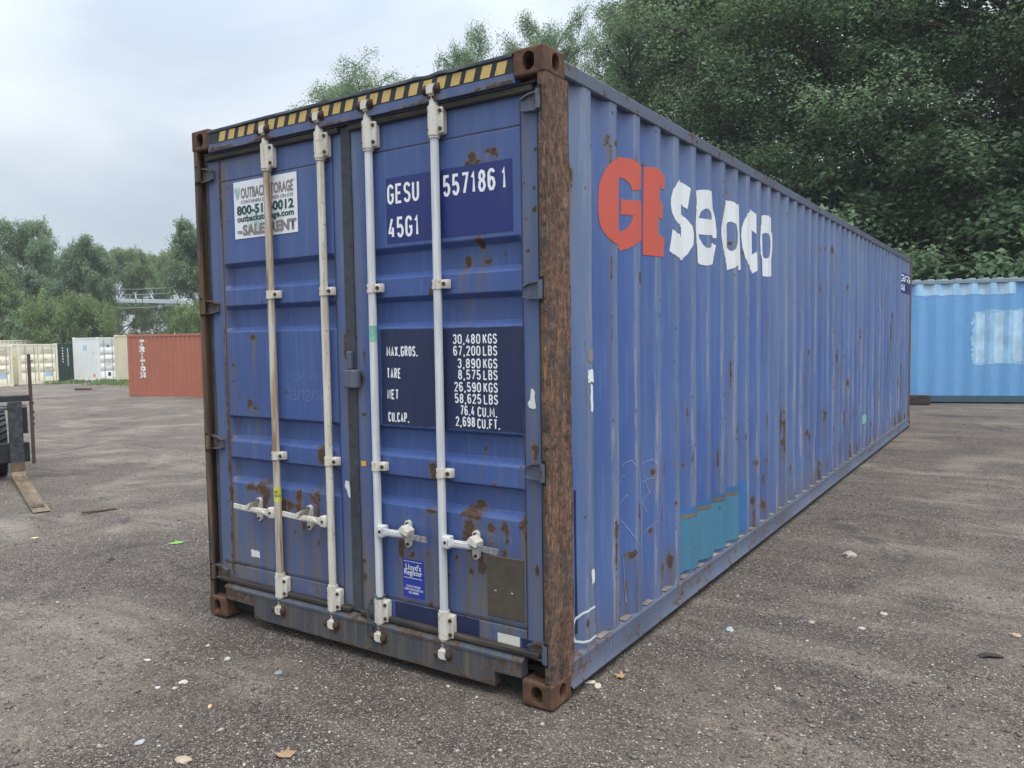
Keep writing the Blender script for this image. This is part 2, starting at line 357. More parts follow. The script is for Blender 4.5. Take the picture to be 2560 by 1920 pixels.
stA = t.ramp(ra, [(0, (.028, .024, .023)), (.45, (.078, .066, .057)), (.75, (.165, .142, .122)), (.90, (.36, .31, .26)), (1, (.62, .57, .49))])
stB = t.ramp(rb, [(0, (.05, .045, .043)), (.5, (.15, .125, .110)), (.85, (.28, .24, .20)), (1, (.56, .52, .47))])
stC = t.ramp(rc, [(0, (.06, .058, .058)), (.6, (.17, .145, .125)), (1, (.42, .40, .37))])
grav = t.math('MULTIPLY', t.step(dom, .36, .60), t.math('ADD', .4, t.step(clod, .35, .65)), True)
col = t.mix(t.math('ADD', .22, t.math('MULTIPLY', grav, .52), True), soil, stA)
mB = t.math('MULTIPLY', t.step(vB.outputs['Distance'], .48, .34), t.step(rb2, .66, .72)); col = t.mix(t.math('MULTIPLY', mB, t.math('ADD', .15, t.math('MULTIPLY', grav, .75))), col, stB)
mC = t.math('MULTIPLY', t.step(vC.outputs['Distance'], .32, .25), t.step(rc2, .91, .93)); col = t.mix(t.math('MULTIPLY', mC, t.math('ADD', .15, grav)), col, stC)
wm = t.math('MULTIPLY', t.step(wet, .56, .66), t.math('ADD', .45, t.step(clod, .4, .6)), True)
col = t.mix(t.math('MULTIPLY', wm, .72), col, (.034, .032, .033))
far = t.math('ADD', t.math('MULTIPLY', mB, .8), t.math('ADD', t.math('MULTIPLY', mC, 1.4), t.math('MULTIPLY', t.math('SUBTRACT', 1, vA.outputs['Distance']), t.math('ADD', .3, grav))))
t.bump(t.math('ADD', far, t.math('ADD', t.math('MULTIPLY', t.noise(9, 6, .65), 1.6), t.math('MULTIPLY', clod, .8))), .95, .011)
M['ground'] = t.out(col, t.math('SUBTRACT', .92, t.math('MULTIPLY', wm, .3)), 0, .3)
tag(lob('ground', me, M['ground']), 'brown grey yard of packed dirt and gravel', kind='structure')

# ------------------------------------------------------------------ lettering tools
def Cc(cx, cy, rx, ry, a0, a1, n=7):
    return [(cx+rx*math.cos(R(a0+(a1-a0)*i/n)), cy+ry*math.sin(R(a0+(a1-a0)*i/n))) for i in range(n+1)]
_S = Cc(.5, .76, .5, .24, 15, 180)+[(.06, .64), (.25, .55), (.75, .45), (.94, .36)]+Cc(.5, .24, .5, .24, 0, -165)
GLY = {
 '0': [(1, Cc(.5, .74, .5, .26, 0, 180)+Cc(.5, .26, .5, .26, 180, 360))], '1': [(0, [(.1, .76), (.62, 1), (.62, 0)])],
 '2': [(0, Cc(.5, .74, .5, .26, 170, -20)+[(0, 0), (1, 0)])], '3': [(0, Cc(.5, .77, .46, .23, 165, -80)), (0, Cc(.5, .27, .5, .27, 80, -165))],
 '4': [(0, [(.62, 1), (0, .24), (1, .24)]), (0, [(.76, .52), (.76, 0)])], '5': [(0, [(.95, 1), (.1, 1), (.04, .54)]+Cc(.5, .3, .5, .3, 125, -160))],
 '6': [(1, Cc(.5, .3, .5, .3, 0, 345)), (0, [(0, .3), (0, .72)]+Cc(.5, .74, .5, .26, 180, 25))], '7': [(0, [(0, 1), (1, 1), (.35, 0)])],
 '8': [(1, Cc(.5, .76, .44, .24, 0, 345)), (1, Cc(.5, .27, .5, .27, 0, 345))], '9': [(1, Cc(.5, .7, .5, .3, 0, 345)), (0, [(1, .7), (1, .28)]+Cc(.5, .26, .5, .26, 0, -155))],
 'A': [(0, [(0, 0), (.5, 1), (1, 0)]), (0, [(.2, .3), (.8, .3)])], 'B': [(0, [(0, 0), (0, 1), (.55, 1)]+Cc(.55, .77, .42, .23, 90, -90)+[(0, .54)]), (0, [(.5, .54)]+Cc(.55, .27, .45, .27, 90, -90)+[(0, 0)])],
 'C': [(0, Cc(.5, .74, .5, .26, 15, 180)+Cc(.5, .26, .5, .26, 180, 345))], 'D': [(1, [(0, 0), (0, 1), (.4, 1)]+Cc(.4, .5, .6, .5, 90, -90))],
 'E': [(0, [(1, 1), (0, 1), (0, 0), (1, 0)]), (0, [(0, .52), (.85, .52)])], 'F': [(0, [(1, 1), (0, 1), (0, 0)]), (0, [(0, .5), (.85, .5)])],
 'G': [(0, Cc(.5, .74, .5, .26, 15, 180)+Cc(.5, .26, .5, .26, 180, 360)+[(1, .46), (.55, .46)])], 'I': [(0, [(.5, 0), (.5, 1)])],
 'K': [(0, [(0, 0), (0, 1)]), (0, [(1, 1), (0, .38)]), (0, [(.38, .6), (1, 0)])], 'L': [(0, [(0, 1), (0, 0), (1, 0)])], 'M': [(0, [(0, 0), (0, 1), (.5, .3), (1, 1), (1, 0)])],
 'N': [(0, [(0, 0), (0, 1), (1, 0), (1, 1)])], 'O': [(1, Cc(.5, .74, .5, .26, 0, 180)+Cc(.5, .26, .5, .26, 180, 360))], 'P': [(0, [(0, 0), (0, 1), (.55, 1)]+Cc(.55, .74, .45, .26, 90, -90)+[(0, .48)])],
 'R': [(0, [(0, 0), (0, 1), (.55, 1)]+Cc(.55, .75, .45, .25, 90, -90)+[(0, .5)]), (0, [(.5, .5), (1, 0)])], 'S': [(0, _S)], 'T': [(0, [(0, 1), (1, 1)]), (0, [(.5, 1), (.5, 0)])],
 'U': [(0, [(0, 1), (0, .28)]+Cc(.5, .27, .5, .27, 180, 360)+[(1, 1)])], 'V': [(0, [(0, 1), (.5, 0), (1, 1)])], 'X': [(0, [(0, 0), (1, 1)]), (0, [(0, 1), (1, 0)])],
 '/': [(0, [(.1, 0), (.9, 1)])], '-': [(0, [(0, .5), (1, .5)])], '.': [(0, [(.5, 0), (.5, .15)])], ',': [(0, [(.6, .12), (.3, -.1)])]}
WID = {'1': .34, '.': .22, ',': .24, ' ': .3, 'I': .2, 'M': .58, '/': .4}
def ribbon(bm, pts, w, closed=False, lift=0.0):
    P = [Vector(p) for p in pts]
    if closed and (P[0]-P[-1]).length < 1e-6: P.pop()
    n = len(P); a, b = [], []
    for i in range(n):
        d0 = (P[i]-P[i-1]) if (i > 0 or closed) else (P[1]-P[0])
        d1 = (P[(i+1) % n]-P[i]) if (i < n-1 or closed) else (P[-1]-P[-2])
        d0 = d0.normalized(); d1 = d1.normalized(); m = Vector((-(d0+d1).y, (d0+d1).x))
        if m.length < 1e-5: m = Vector((-d0.y, d0.x))
        m.normalize(); k = max(.75, m.dot(Vector((-d0.y, d0.x)))); o = m*(w/2/k)
        a.append(bm.verts.new((P[i].x+o.x, P[i].y+o.y, -lift))); b.append(bm.verts.new((P[i].x-o.x, P[i].y-o.y, -lift)))
    for i in range(n if closed else n-1):
        j = (i+1) % n; bm.faces.new((a[i], b[i], b[j], a[j]))
def stroke_text(bm, text, x, y, h, stroke=.14, wscale=1.0, gap=.10, total=None):
    "flat condensed lettering; x,y is the lower left corner"
    adv = [(WID.get(c, .46)*wscale*h, gap*h*wscale) for c in text]
    w = sum(a+g for a, g in adv)-adv[-1][1]; k = total/w if total else 1.0
    s = stroke*h
    for c, (a, g) in zip(text, adv):
        a *= k; g *= k
        for gi, (cl, pts) in enumerate(GLY.get(c, [])):
            q = [(x+s/2+px*(a-s), y+s/2+py*(h-s)) for px, py in pts]
            if c in '.,': q = [(x+s/2+px*max(a-s, .02*h), y+py*h) for px, py in pts]; 
            ribbon(bm, q, s*(1.15 if c in '.,' else 1), bool(cl), .0003*gi)
        x += a+g
def font_mesh(text, x, y, h, total=None, bold=0.0, shear=0):
    cu = bpy.data.curves.new('txt', 'FONT'); cu.body = text; cu.size = 1; cu.offset = bold; cu.shear = shear; cu.resolution_u = 3
    o = bpy.data.objects.new('txt', cu); COL.objects.link(o); bpy.context.view_layer.update()
    dg = bpy.context.evaluated_depsgraph_get(); me = bpy.data.meshes.new_from_object(o.evaluated_get(dg))
    co = np.empty(len(me.vertices)*3, np.float32); me.vertices.foreach_get('co', co); co = co.reshape(-1, 3)
    lo = co.min(0); hi = co.max(0); cap = .73
    sx = (total/(hi[0]-lo[0])) if total else h/cap
    co[:, 0] = x+(co[:, 0]-lo[0])*sx; co[:, 1] = y+co[:, 1]*h/cap; co[:, 2] = 0
    me.vertices.foreach_set('co', co.ravel())
    bpy.data.objects.remove(o); bpy.data.curves.remove(cu)
    bm = bmesh.new(); bm.from_mesh(me); bpy.data.meshes.remove(me); return bm
def polys(bm, *outlines):
    for pl in outlines:
        f = bm.faces.new([bm.verts.new((x, y, 0)) for x, y in pl]); f.normal_update()
    bmesh.ops.triangulate(bm, faces=bm.faces[:])
def finish(bm, place, cuts=(), name='decal', mat=None, parent=None, thick=0):
    "cut flat (u,v) geometry along lines of constant u, then lay every vertex on its surface with place(u,v)->(x,y,z)"
    for c in cuts:
        g = bm.verts[:]+bm.edges[:]+bm.faces[:]
        bmesh.ops.bisect_plane(bm, geom=g, plane_co=(c, 0, 0), plane_no=(1, 0, 0), dist=1e-5)
    if thick:
        r = bmesh.ops.extrude_face_region(bm, geom=bm.faces[:])
        for v in r['geom']:
            if isinstance(v, bmesh.types.BMVert): v.co.z = -thick
    for ax in (0, 1):
        lo_, hi_ = min(v.co[ax] for v in bm.verts), max(v.co[ax] for v in bm.verts)
        if hi_-lo_ < .06: continue
        for c in np.arange(lo_+.03, hi_, .05):
            bmesh.ops.bisect_plane(bm, geom=bm.verts[:]+bm.edges[:]+bm.faces[:], plane_co=(c, 0, 0) if ax == 0 else (0, c, 0), plane_no=(1, 0, 0) if ax == 0 else (0, 1, 0), dist=1e-5)
    for v in bm.verts: v.co = place(v.co.x, v.co.y, v.co.z)
    me = bpy.data.meshes.new(name); bm.to_mesh(me); bm.free()
    return lob(name, me, mat, parent)
def ragged(x0, x1, y0, y1, amp, n=9, seed=1):
    r = random.Random(seed); p = []
    for (ax, ay), (bx, by) in (((x0, y0), (x1, y0)), ((x1, y0), (x1, y1)), ((x1, y1), (x0, y1)), ((x0, y1), (x0, y0))):
        for i in range(n): k = i/n; p.append((ax+(bx-ax)*k+r.uniform(-amp, amp), ay+(by-ay)*k+r.uniform(-amp, amp)))
    return p

# ------------------------------------------------------------------ the big blue container
W_, H_, LEN = 2.438, 2.896, 12.192
BOX = tag(empty('shipping_container'), 'long weathered blue container with white locking bars, nearest the camera', 'container')

# side wall ------------------------------------------------------------
PITCH, E0, CREST, DEP = .2765, .43, -.008, .036
def side_x(y):
    y = np.asarray(y, float); f = np.mod((y-E0)/PITCH, 1.0)
    d = np.where(f < .245, f/.245, np.where(f < .5, 1.0, np.where(f < .745, 1-(f-.5)/.245, 0.0)))
    return CREST-DEP*d
BR = sorted(E0+PITCH*(k+f) for k in range(-2, 44) for f in (0, .245, .5, .745))
BR = [b for b in BR if .19 < b < 12.01]
ys = [.19]
for b in BR+[12.01]:
    n = 4 if b < 4.5 else 2
    ys += list(np.linspace(ys[-1], b, n+1)[1:])
ys = np.array(ys); zs = np.linspace(.158, 2.83, 170)
Yg, Zg = np.meshgrid(ys, zs, indexing='ij')
Xg = side_x(Yg)
def side_dent(y, z): return .0025*wob(y, z, 3.1, 21)+.0060*wob(y*1.4, z*.6, 6, 22)*np.clip((1.3-z)/1.0, 0, 1)
Xg = Xg+side_dent(Yg, Zg)
SIDE_RUST = [(.281,2.415,.029,.028),(.294,2.375,.014,.057),(.263,2.272,.015,.007),(.616,2.606,.026,.03),(.641,2.55,.014,.068),(.686,2.604,.01,.023),(.711,2.532,.007,.085),(1.096,2.583,.034,.016),(2.468,2.629,.045,.028),(2.538,2.285,.06,.009),(.935,2.572,.012,.049),(.976,1.972,.02,.041),(.641,2.0,.008,.069),(.756,1.944,.018,.025),(1.038,2.051,.016,.006),(.441,2.002,.007,.044),(1.902,2.16,.025,.02),(2.806,2.242,.05,.007),
 (.697,1.105,.009,.032),(1.006,1.117,.014,.153),(1.032,.683,.014,.156),(.672,.674,.026,.048),(.67,.553,.018,.097),(.465,.681,.012,.031),(.878,.495,.085,.015),(.846,.325,.017,.042),(1.424,.324,.03,.066),(1.351,.286,.022,.056),(1.475,.666,.026,.011),(3.118,.67,.035,.033),(1.747,.886,.01,.045),(1.38,.863,.01,.05),(1.667,.858,.024,.013),(2.634,.953,.018,.06),(2.736,.965,.026,.13),(3.943,.781,.026,.23),(1.149,.562,.022,.01),(.512,.505,.013,.023),(3.358,.283,.03,.045),(3.081,.372,.03,.033),(3.397,.649,.04,.014),(4.028,.457,.035,.06),(1.163,.897,.028,.016),(2.215,.857,.02,.01),
 (3.521,1.23,.028,.1),(3.852,1.246,.03,.1),(4.58,1.257,.028,.06),(5.575,.805,.05,.08),(5.973,.659,.08,.08),(6.477,.672,.06,.13),(6.614,1.203,.05,.075),(7.079,.7,.1,.08),(7.367,.586,.06,.11),(4.766,.702,.045,.04),(5.85,2.508,.04,.07),(5.537,2.497,.04,.028),(5.307,2.492,.02,.026),(3.255,1.325,.016,.06),(8.733,.967,.06,.15),(6.291,.401,.07,.06),(6.051,1.369,.03,.11),(9.994,1.63,.035,.2),(6.706,1.066,.07,.06),(3.906,.898,.018,.23),(5.719,1.47,.022,.08)]
def spots(A, B, lst, tail=5.0):
    rust = np.zeros_like(A); gr = np.zeros_like(A)
    for a, b, ra_, rb_ in lst:
        da = (A-a)/max(ra_, .006); db = (B-b)/max(rb_, .008)
        m = np.exp(-.45*(da**2+db**2)); rust = np.maximum(rust, m*1.15)
        tl = np.exp(-.6*da**2)*np.where(db < 0, np.exp(db/tail), np.exp(-.8*db**2)); gr = np.maximum(gr, tl*.95)
    return rust, gr
_r = random.Random(12); STREAKS = []
for _ in range(150):
    k = _r.randrange(0, 42); e = E0+PITCH*k+_r.choice((-.004, -.004, -.066, -.03, .02, .17)); z = .2+2.3*_r.random()**1.8
    STREAKS.append((e+_r.uniform(-.006, .006), z, _r.uniform(.0025, .0055)*(1+k*.04), _r.uniform(.015, .11)*(1.4-.4*z)))
rust, gr = spots(Yg, Zg, STREAKS+[(a, b, c*(.5 if a > 3.4 else .68), d*(.75 if a > 3.4 else .9)) for a, b, c, d in SIDE_RUST])
ph = np.mod((Yg-E0)/PITCH, 1.0)
crest = np.clip((ph-.70)/.06, 0, 1)
fade = .55*crest+.25*np.clip((ph-.5)/.1, 0, 1)
fade = fade+np.where(Yg < .44, .75, 0)*np.clip((Zg-1.1)/.9+.4, .3, 1)
bayv = np.random.default_rng(5).uniform(-.22, .35, 60)[np.clip(((Yg-E0)/PITCH+2).astype(int), 0, 59)]
fade = np.clip(fade*.8+bayv*.8+.18*wob(Yg, Zg, 1.7, 31)+.35*np.clip((Zg-1.5)/1.2, 0, 1), 0, 1)
wear = np.maximum(np.clip(1.3-np.abs(ph-.975)/.055, 0, 1), np.clip(1.2-np.abs(ph-.765)/.06, 0, 1))*np.clip(1.3-.32*Zg, .45, 1)
gr = np.clip(gr+.75*np.clip((.45-Zg)/.3, 0, 1)*np.clip(.6+.6*wob(Yg, Zg, 4, 33), 0, 1)+np.clip((Zg-2.55)/.3, 0, 1)*.35, 0, 1)
rust = np.maximum(rust, .38*np.clip((.30-Zg)/.12, 0, 1))
A_ = dict(rust=rust, grime=gr, fade=fade, wear=wear)
lob('side_wall', grid_mesh('side_wall', np.stack([Xg, Yg, Zg], -1).reshape(-1, 3), len(ys), len(zs), A_), M['blue_side'], BOX)
s2 = np.array([.19]+BR+[12.01]); z2 = np.array([.158, 2.83])
Ya, Za = np.meshgrid(s2, z2, indexing='ij')
lob('side_wall', grid_mesh('side_wall_far', np.stack([-W_-side_x(Ya), Ya, Za], -1).reshape(-1, 3), len(s2), 2), M['blue_side'], BOX)
ex = np.linspace(-2.28, -.16, 38); Xa, Za = np.meshgrid(ex, z2, indexing='ij')
Ye = LEN-.02-.04*(np.arange(38) % 4 // 2)[:, None]+0*Za
lob('end_wall', grid_mesh('end_wall', np.stack([Xa, Ye, Za], -1).reshape(-1, 3), 38, 2), M['blue_side'], BOX)
rx = np.linspace(.05, LEN-.05, 170); Yr, Xr = np.meshgrid(rx, np.array([-2.40, -.04]), indexing='ij')
lob('roof', grid_mesh('roof', np.stack([Xr, Yr, 2.868+.012*((np.arange(170)//2) % 2)[:, None]+0*Xr], -1).reshape(-1, 3), 170, 2), M['blue_rail'], BOX)
MB().box((-2.40, .08, .13), (-.04, 12.1, .155)).build('floor', M['dark'], BOX)
# rails
def rail_side(sx):
    f = (lambda x: x) if sx > 0 else (lambda x: -W_-x)
    m = MB(); m.box((f(-.062), .15, 2.802), (f(-.002), 12.02, 2.872), .006); o = m.build('top_rail', M['blue_rail'], BOX)
    # bottom rail: channel with a bent lower lip
    n = 160; yy = np.linspace(.17, 12.02, n)
    lip = .006*wob(yy, yy*0, 2.2, 40)+.004*wob(yy, yy*0, 7, 41)
    prof = [(-.05, .172), (-.002, .166), (-.001, .150), (-.004, .060), (.008, .046), (.010, .038), (-.045, .036)]
    P = []
    for y, l in zip(yy, lip):
        for i, (px, pz) in enumerate(prof): P.append((f(px+(l if i in (4, 5) else 0)), y, pz+(l*1.2 if i in (4, 5) else .15*l)))
    lob('bottom_rail', grid_mesh('bottom_rail', np.array(P), n, len(prof)), M['blue_rail'], BOX)
rail_side(1); rail_side(-1)
m = MB()
for k in range(0, 43, 1):
    y = E0+PITCH*(k+.37)
    m.box((-.048, y-.05, .1725), (-.006, y+.05, .1745))
tag(m.build('ledge_dust', plain('ledge_silt', (.17, .15, .13), .9, .5, 30), BOX), kind='stuff')

# corner castings --------------------------------------------------------
def casting_mesh():
    def stadium(cx, cy, w, h, n=8):
        r = w/2; return [(cx+r*math.cos(a), cy+(h/2-r)+r*math.sin(a)) for a in np.linspace(0, math.pi, n)]+[(cx+r*math.cos(a), cy-(h/2-r)+r*math.sin(a)) for a in np.linspace(math.pi, 2*math.pi, n)]
    def mk(b):
        o = b.build('tmp', None); return o
    base = mk(MB().box((-.162, 0, 0), (0, .178, .118), .011, 3))
    cut = [mk(MB().box((-.132, .028, .026), (-.028, .150, .092))),
           mk(MB().prism(stadium(-.081, .059, .060, .080), 'y', -.05, .06)),
           mk(MB().prism(stadium(.094, .059, .062, .080), 'x', -.06, .05)),
           mk(MB().prism([(x, y) for y, x in stadium(.089, -.081, .064, .11)][::-1], 'z', .06, .2))]
    for c in cut:
        md = base.modifiers.new('b', 'BOOLEAN'); md.object = c; md.operation = 'DIFFERENCE'; md.solver = 'EXACT'
    bpy.context.view_layer.update(); dg = bpy.context.evaluated_depsgraph_get()
    me = bpy.data.meshes.new_from_object(base.evaluated_get(dg))
    for o in cut+[base]: bpy.data.objects.remove(o)
    me.name = 'corner_casting'; me.materials.clear(); me.materials.append(M['casting']); return me
CAST = casting_mesh()
for x, sx in ((0, 1), (-W_, -1)):
    for y, sy in ((0, 1), (LEN, -1)):
        for z, sz in ((H_, -1), (0, 1)):
            o = lob('corner_casting', CAST, None, BOX); o.location = (x, y, z)
            o.scale = (sx, sy, -1 if z else 1)
            if z == 0: pass
            if z: o.location.z = H_
# corner posts
def post(sx, y0, front):
    f = (lambda x: x) if sx > 0 else (lambda x: -W_-x)
    g = (lambda y: y) if front else (lambda y: LEN-y)
    prof = [(-.003, .206), (-.003, .016), (-.008, .007), (-.018, .004), (-.036, .004), (-.040, .009), (-.040, .032), (-.030, .036), (-.030, .10), (-.085, .108), (-.085, .206)]
    n = len(prof); zz = np.linspace(.112, 2.785, 90)
    P = []
    for z in zz:
        for i, (x, y) in enumerate(prof+[prof[0]]):
            w = .0018*math.sin(z*9+i)+.0015*math.sin(z*23+2*i); P.append((f(x+w*.5), g(y+w*.6), z))
    o = lob('corner_post', grid_mesh('corner_post', np.array(P), 90, n+1), M['post'] if sx > 0 else M['post_dark'], BOX)
    return o
post(1, 0, True); post(-1, 0, True); post(1, 0, False); post(-1, 0, False)

# door header, sill ------------------------------------------------------
HD = MB().prism([(.004, 2.757), (.004, 2.866), (.018, 2.874), (.09, 2.872), (.09, 2.757)], 'x', -2.285, -.155).build('door_header', M['blue_header'], BOX)
n = 70; xx = np.linspace(-2.28, -.158, n); lipz = 2.879+.0045*wob(xx, xx*0, 3.2, 51)+np.where((xx > -.75) & (xx < -.45), .004*np.sin((xx+.75)*40), 0)
P = []
for x, z in zip(xx, lipz):
    for y, dz in ((-.006+.004*math.sin(x*17), -.014), (-.008, .0), (.03, .004), (.09, .0)): P.append((x, y, z+dz))
lob('roof_lip', grid_mesh('roof_lip', np.array(P), n, 4), M['rubber'], BOX)
TP = MB().box((-2.272, .0015, 2.801), (-.160, .0042, 2.864)).build('hazard_tape', M['tape_black'], BOX)
for k in range(26):
    x0 = -2.170+k*.0838+random.uniform(-.003, .003)-.012
    if x0 > -.20: continue
    if x0+.052 > -.162: x1 = -.163
    else: x1 = x0+.052
    MB().poly([(x0, .0005, 2.805), (x1, .0005, 2.805), (min(x1+.017, -.1625), .0005, 2.858), (x0+.017, .0005, 2.858)]).build('hazard_stripe', M['tape_yellow'], TP)
def face_grid(name, x0, x1, z0, z1, y, mat, rf, step=.012):
    xs = np.linspace(x0, x1, max(3, int((x1-x0)/step))); zs = np.linspace(z0, z1, max(4, int((z1-z0)/.008)))
    A, B = np.meshgrid(xs, zs, indexing='ij'); r, g, f = rf(A, B)
    return lob(name, grid_mesh(name, np.stack([A, y+0*A+.0008*wob(A, B, 6, 91), B], -1).reshape(-1, 3), len(xs), len(zs), dict(rust=r, grime=g, fade=f, wear=0*A)), mat, BOX)
def header_r(A, B):
    e = np.clip(1-(B-2.757)/.030, 0, 1)*np.clip(.75+.5*wob(A, B*0, 5, 92), .2, 1.3)+.75*np.clip((-1.95-A)/.25, 0, 1)*np.clip(1.2-(B-2.757)/.05, 0, 1)+.5*np.clip((A+.40)/.2, 0, 1)*np.clip(1.2-(B-2.757)/.04, 0, 1)
    for xb in (-1.8, -1.378, -1.036, -.616): e = np.maximum(e, 1.1*np.exp(-((A-xb)/.05)**2-((B-2.795)/.03)**2))
    return .95*e, np.clip(.5*e+.25, 0, 1), .35+0*A
face_grid('header_face', -2.275, -.163, 2.758, 2.8005, .0025, M['blue'], header_r)
def sill_r(A, B):
    e = np.clip(1-(B-.046)/.028, 0, 1)*np.clip(.7+.7*wob(A, B*0, 6, 93), 0, 1.3)+.8*np.clip((B-.175)/.015, 0, 1)*np.clip(.6+.6*wob(A, B*0, 7, 94), 0, 1)+.45*np.clip(wob(A*1.5, B*2, 9, 95), 0, 1)
    e = e+.7*np.clip((-1.97-A)/.05, 0, 1)+.4*np.clip((A+.36)/.06, 0, 1)
    for xb in (-1.8, -1.378, -1.036, -.616): e = np.maximum(e, 1.1*np.exp(-((A-xb-.03)/.045)**2-((B-.13)/.05)**2))
    return 1.1*e, np.clip(.6+.4*wob(A*3, B*.2, 9, 96), 0, 1), np.clip(.40+.3*wob(A, B, 5, 97), 0, 1)
M['sill'] = paint('sill_paint', (.024, .036, .066), (.034, .048, .080), (.062, .070, .082), speck=1.5, grime=1.5)
face_grid('sill_face', -2.018, -.314, .047, .191, .0022, M['sill'], sill_r); face_grid('sill_face', -2.274, -2.018, .119, .191, .0022, M['sill'], sill_r); face_grid('sill_face', -.314, -.164, .119, .191, .0022, M['sill'], sill_r)
sill = MB()
sill.prism([(-2.02, .046), (-.312, .046), (-.312, .115), (-.163, .118), (-.163, .192), (-2.275, .192), (-2.275, .118), (-2.02, .115)], 'y', .004, .06)
sill.build('door_sill', M['blue_worn'], BOX)
sb = MB().box((-2.30, .0605, .045), (-.14, .16, .10)); sb.build('sill_inner', M['dark'], BOX)
MB().prism([(-.002, .183), (-.002, .195), (.045, .214), (.06, .214), (.06, .183)], 'x', -2.28, -.158).build('sill_ledge', M['blue_worn'], BOX)
MB().box((-2.33, .105, .2), (-.10, .118, 2.76)).build('door_opening', M['dark'], BOX)

# doors -------------------------------------------------------------------
YF = .05
BANDS = [(2.113, 2.087, 1.988, 1.959), (1.870, 1.845, 1.740, 1.715), (1.222, 1.202, 1.098, 1.072), (.975, .957, .853, .824)]
def door_y(x, z, pl, pr):
    x = np.asarray(x, float); z = np.asarray(z, float)
    dz = np.zeros(np.broadcast(x, z).shape)
    for t0, t1, b1, b0 in BANDS: dz = np.maximum(dz, np.clip(np.minimum((t0-z)/(t0-t1), (z-b0)/(b1-b0)), 0, 1))
    dx = np.clip(np.minimum((x-pl)/.03, (pr-x)/.03), 0, 1)
    y = YF+.044*dz*dx
    y = y+.0025*(np.abs(x-pl) < .0031)+.0025*(np.abs(x-pr) < .0031)
    y = y+np.where((x > pl) & (x < pr), .004*((np.abs(z-2.589) < .0036) | (np.abs(z-.330) < .0031)), 0)
    return y
DOOR_RUST_R = [(-.42,2.489,.02,.026),(-.389,2.463,.02,.012),(-.449,2.46,.017,.01),(-.338,2.503,.015,.01),(-.299,2.494,.024,.016),(-.281,2.477,.009,.016),(-.487,2.013,.026,.03),(-.38,2.013,.026,.012),(-.397,2.099,.02,.026),(-.09,2.309,.008,.011),(-.09,2.215,.009,.016),(-.132,2.177,.007,.007),(-.126,2.039,.008,.011),(-.142,2.332,.007,.01),(-.679,1.883,.011,.016),(-.081,2.474,.008,.007),(-.684,1.015,.03,.034),(-.104,1.164,.016,.02),(-.101,1.135,.01,.028),(-.403,1.138,.007,.012),(-.183,1.074,.006,.006),(-.33,.979,.011,.005),
 (-.43,.868,.03,.018),(-.457,.829,.052,.026),(-.476,.762,.034,.042),(-.486,.689,.03,.055),(-.354,.777,.023,.022),(-.27,.795,.023,.026),(-.171,.814,.016,.035),(-.16,.746,.006,.041),(-.262,.74,.011,.04),(-.693,.813,.045,.008),(-.839,.577,.02,.019),(-.907,.609,.018,.036),(-.732,.604,.018,.015),(-.405,.607,.02,.05),(-.555,.607,.011,.015),(-.472,.55,.014,.014),(-.276,.665,.016,.014),(-.099,.611,.008,.024),(-.608,.51,.009,.011),(-.725,.341,.014,.011),(-.806,.204,.039,.02),(-1.13,1.584,.006,.041),(-1.153,1.454,.014,.035),(-1.141,1.272,.014,.005),(-1.172,.499,.02,.007),(-1.167,.406,.012,.026),(-.6,.225,.3,.012)]
DOOR_RUST_L = [(-1.997,1.683,.018,.017),(-2.182,1.521,.013,.011),(-2.048,1.299,.02,.022),(-2.002,1.273,.022,.007),(-2.147,1.342,.006,.031),(-1.259,1.674,.018,.021),(-1.262,1.625,.013,.062),(-1.242,1.549,.02,.02),(-1.455,1.031,.034,.045),(-2.075,.802,.034,.02),(-1.95,.81,.05,.04),(-2.248,.757,.02,.048),(-1.665,.792,.021,.023),(-1.527,.798,.042,.035),(-1.947,.742,.026,.06),(-1.659,.793,.034,.026),(-1.726,.738,.028,.024),(-1.662,.724,.03,.034),(-1.503,.728,.011,.04),(-1.783,.711,.02,.042),(-1.623,.623,.014,.02),(-1.698,.59,.012,.007),(-1.511,.546,.01,.027),(-2.1,.226,.12,.012),(-1.687,.224,.05,.012),(-1.30,.228,.03,.014),(-2.2,2.735,.06,.02),(-2.05,2.738,.2,.008),(-2.255,2.5,.008,.2),(-2.262,1.2,.008,.5),(-2.262,.5,.008,.3),(-2.245,.328,.12,.006)]
def door_dent(x, z): return .0016*wob(x, z, 4, 61)
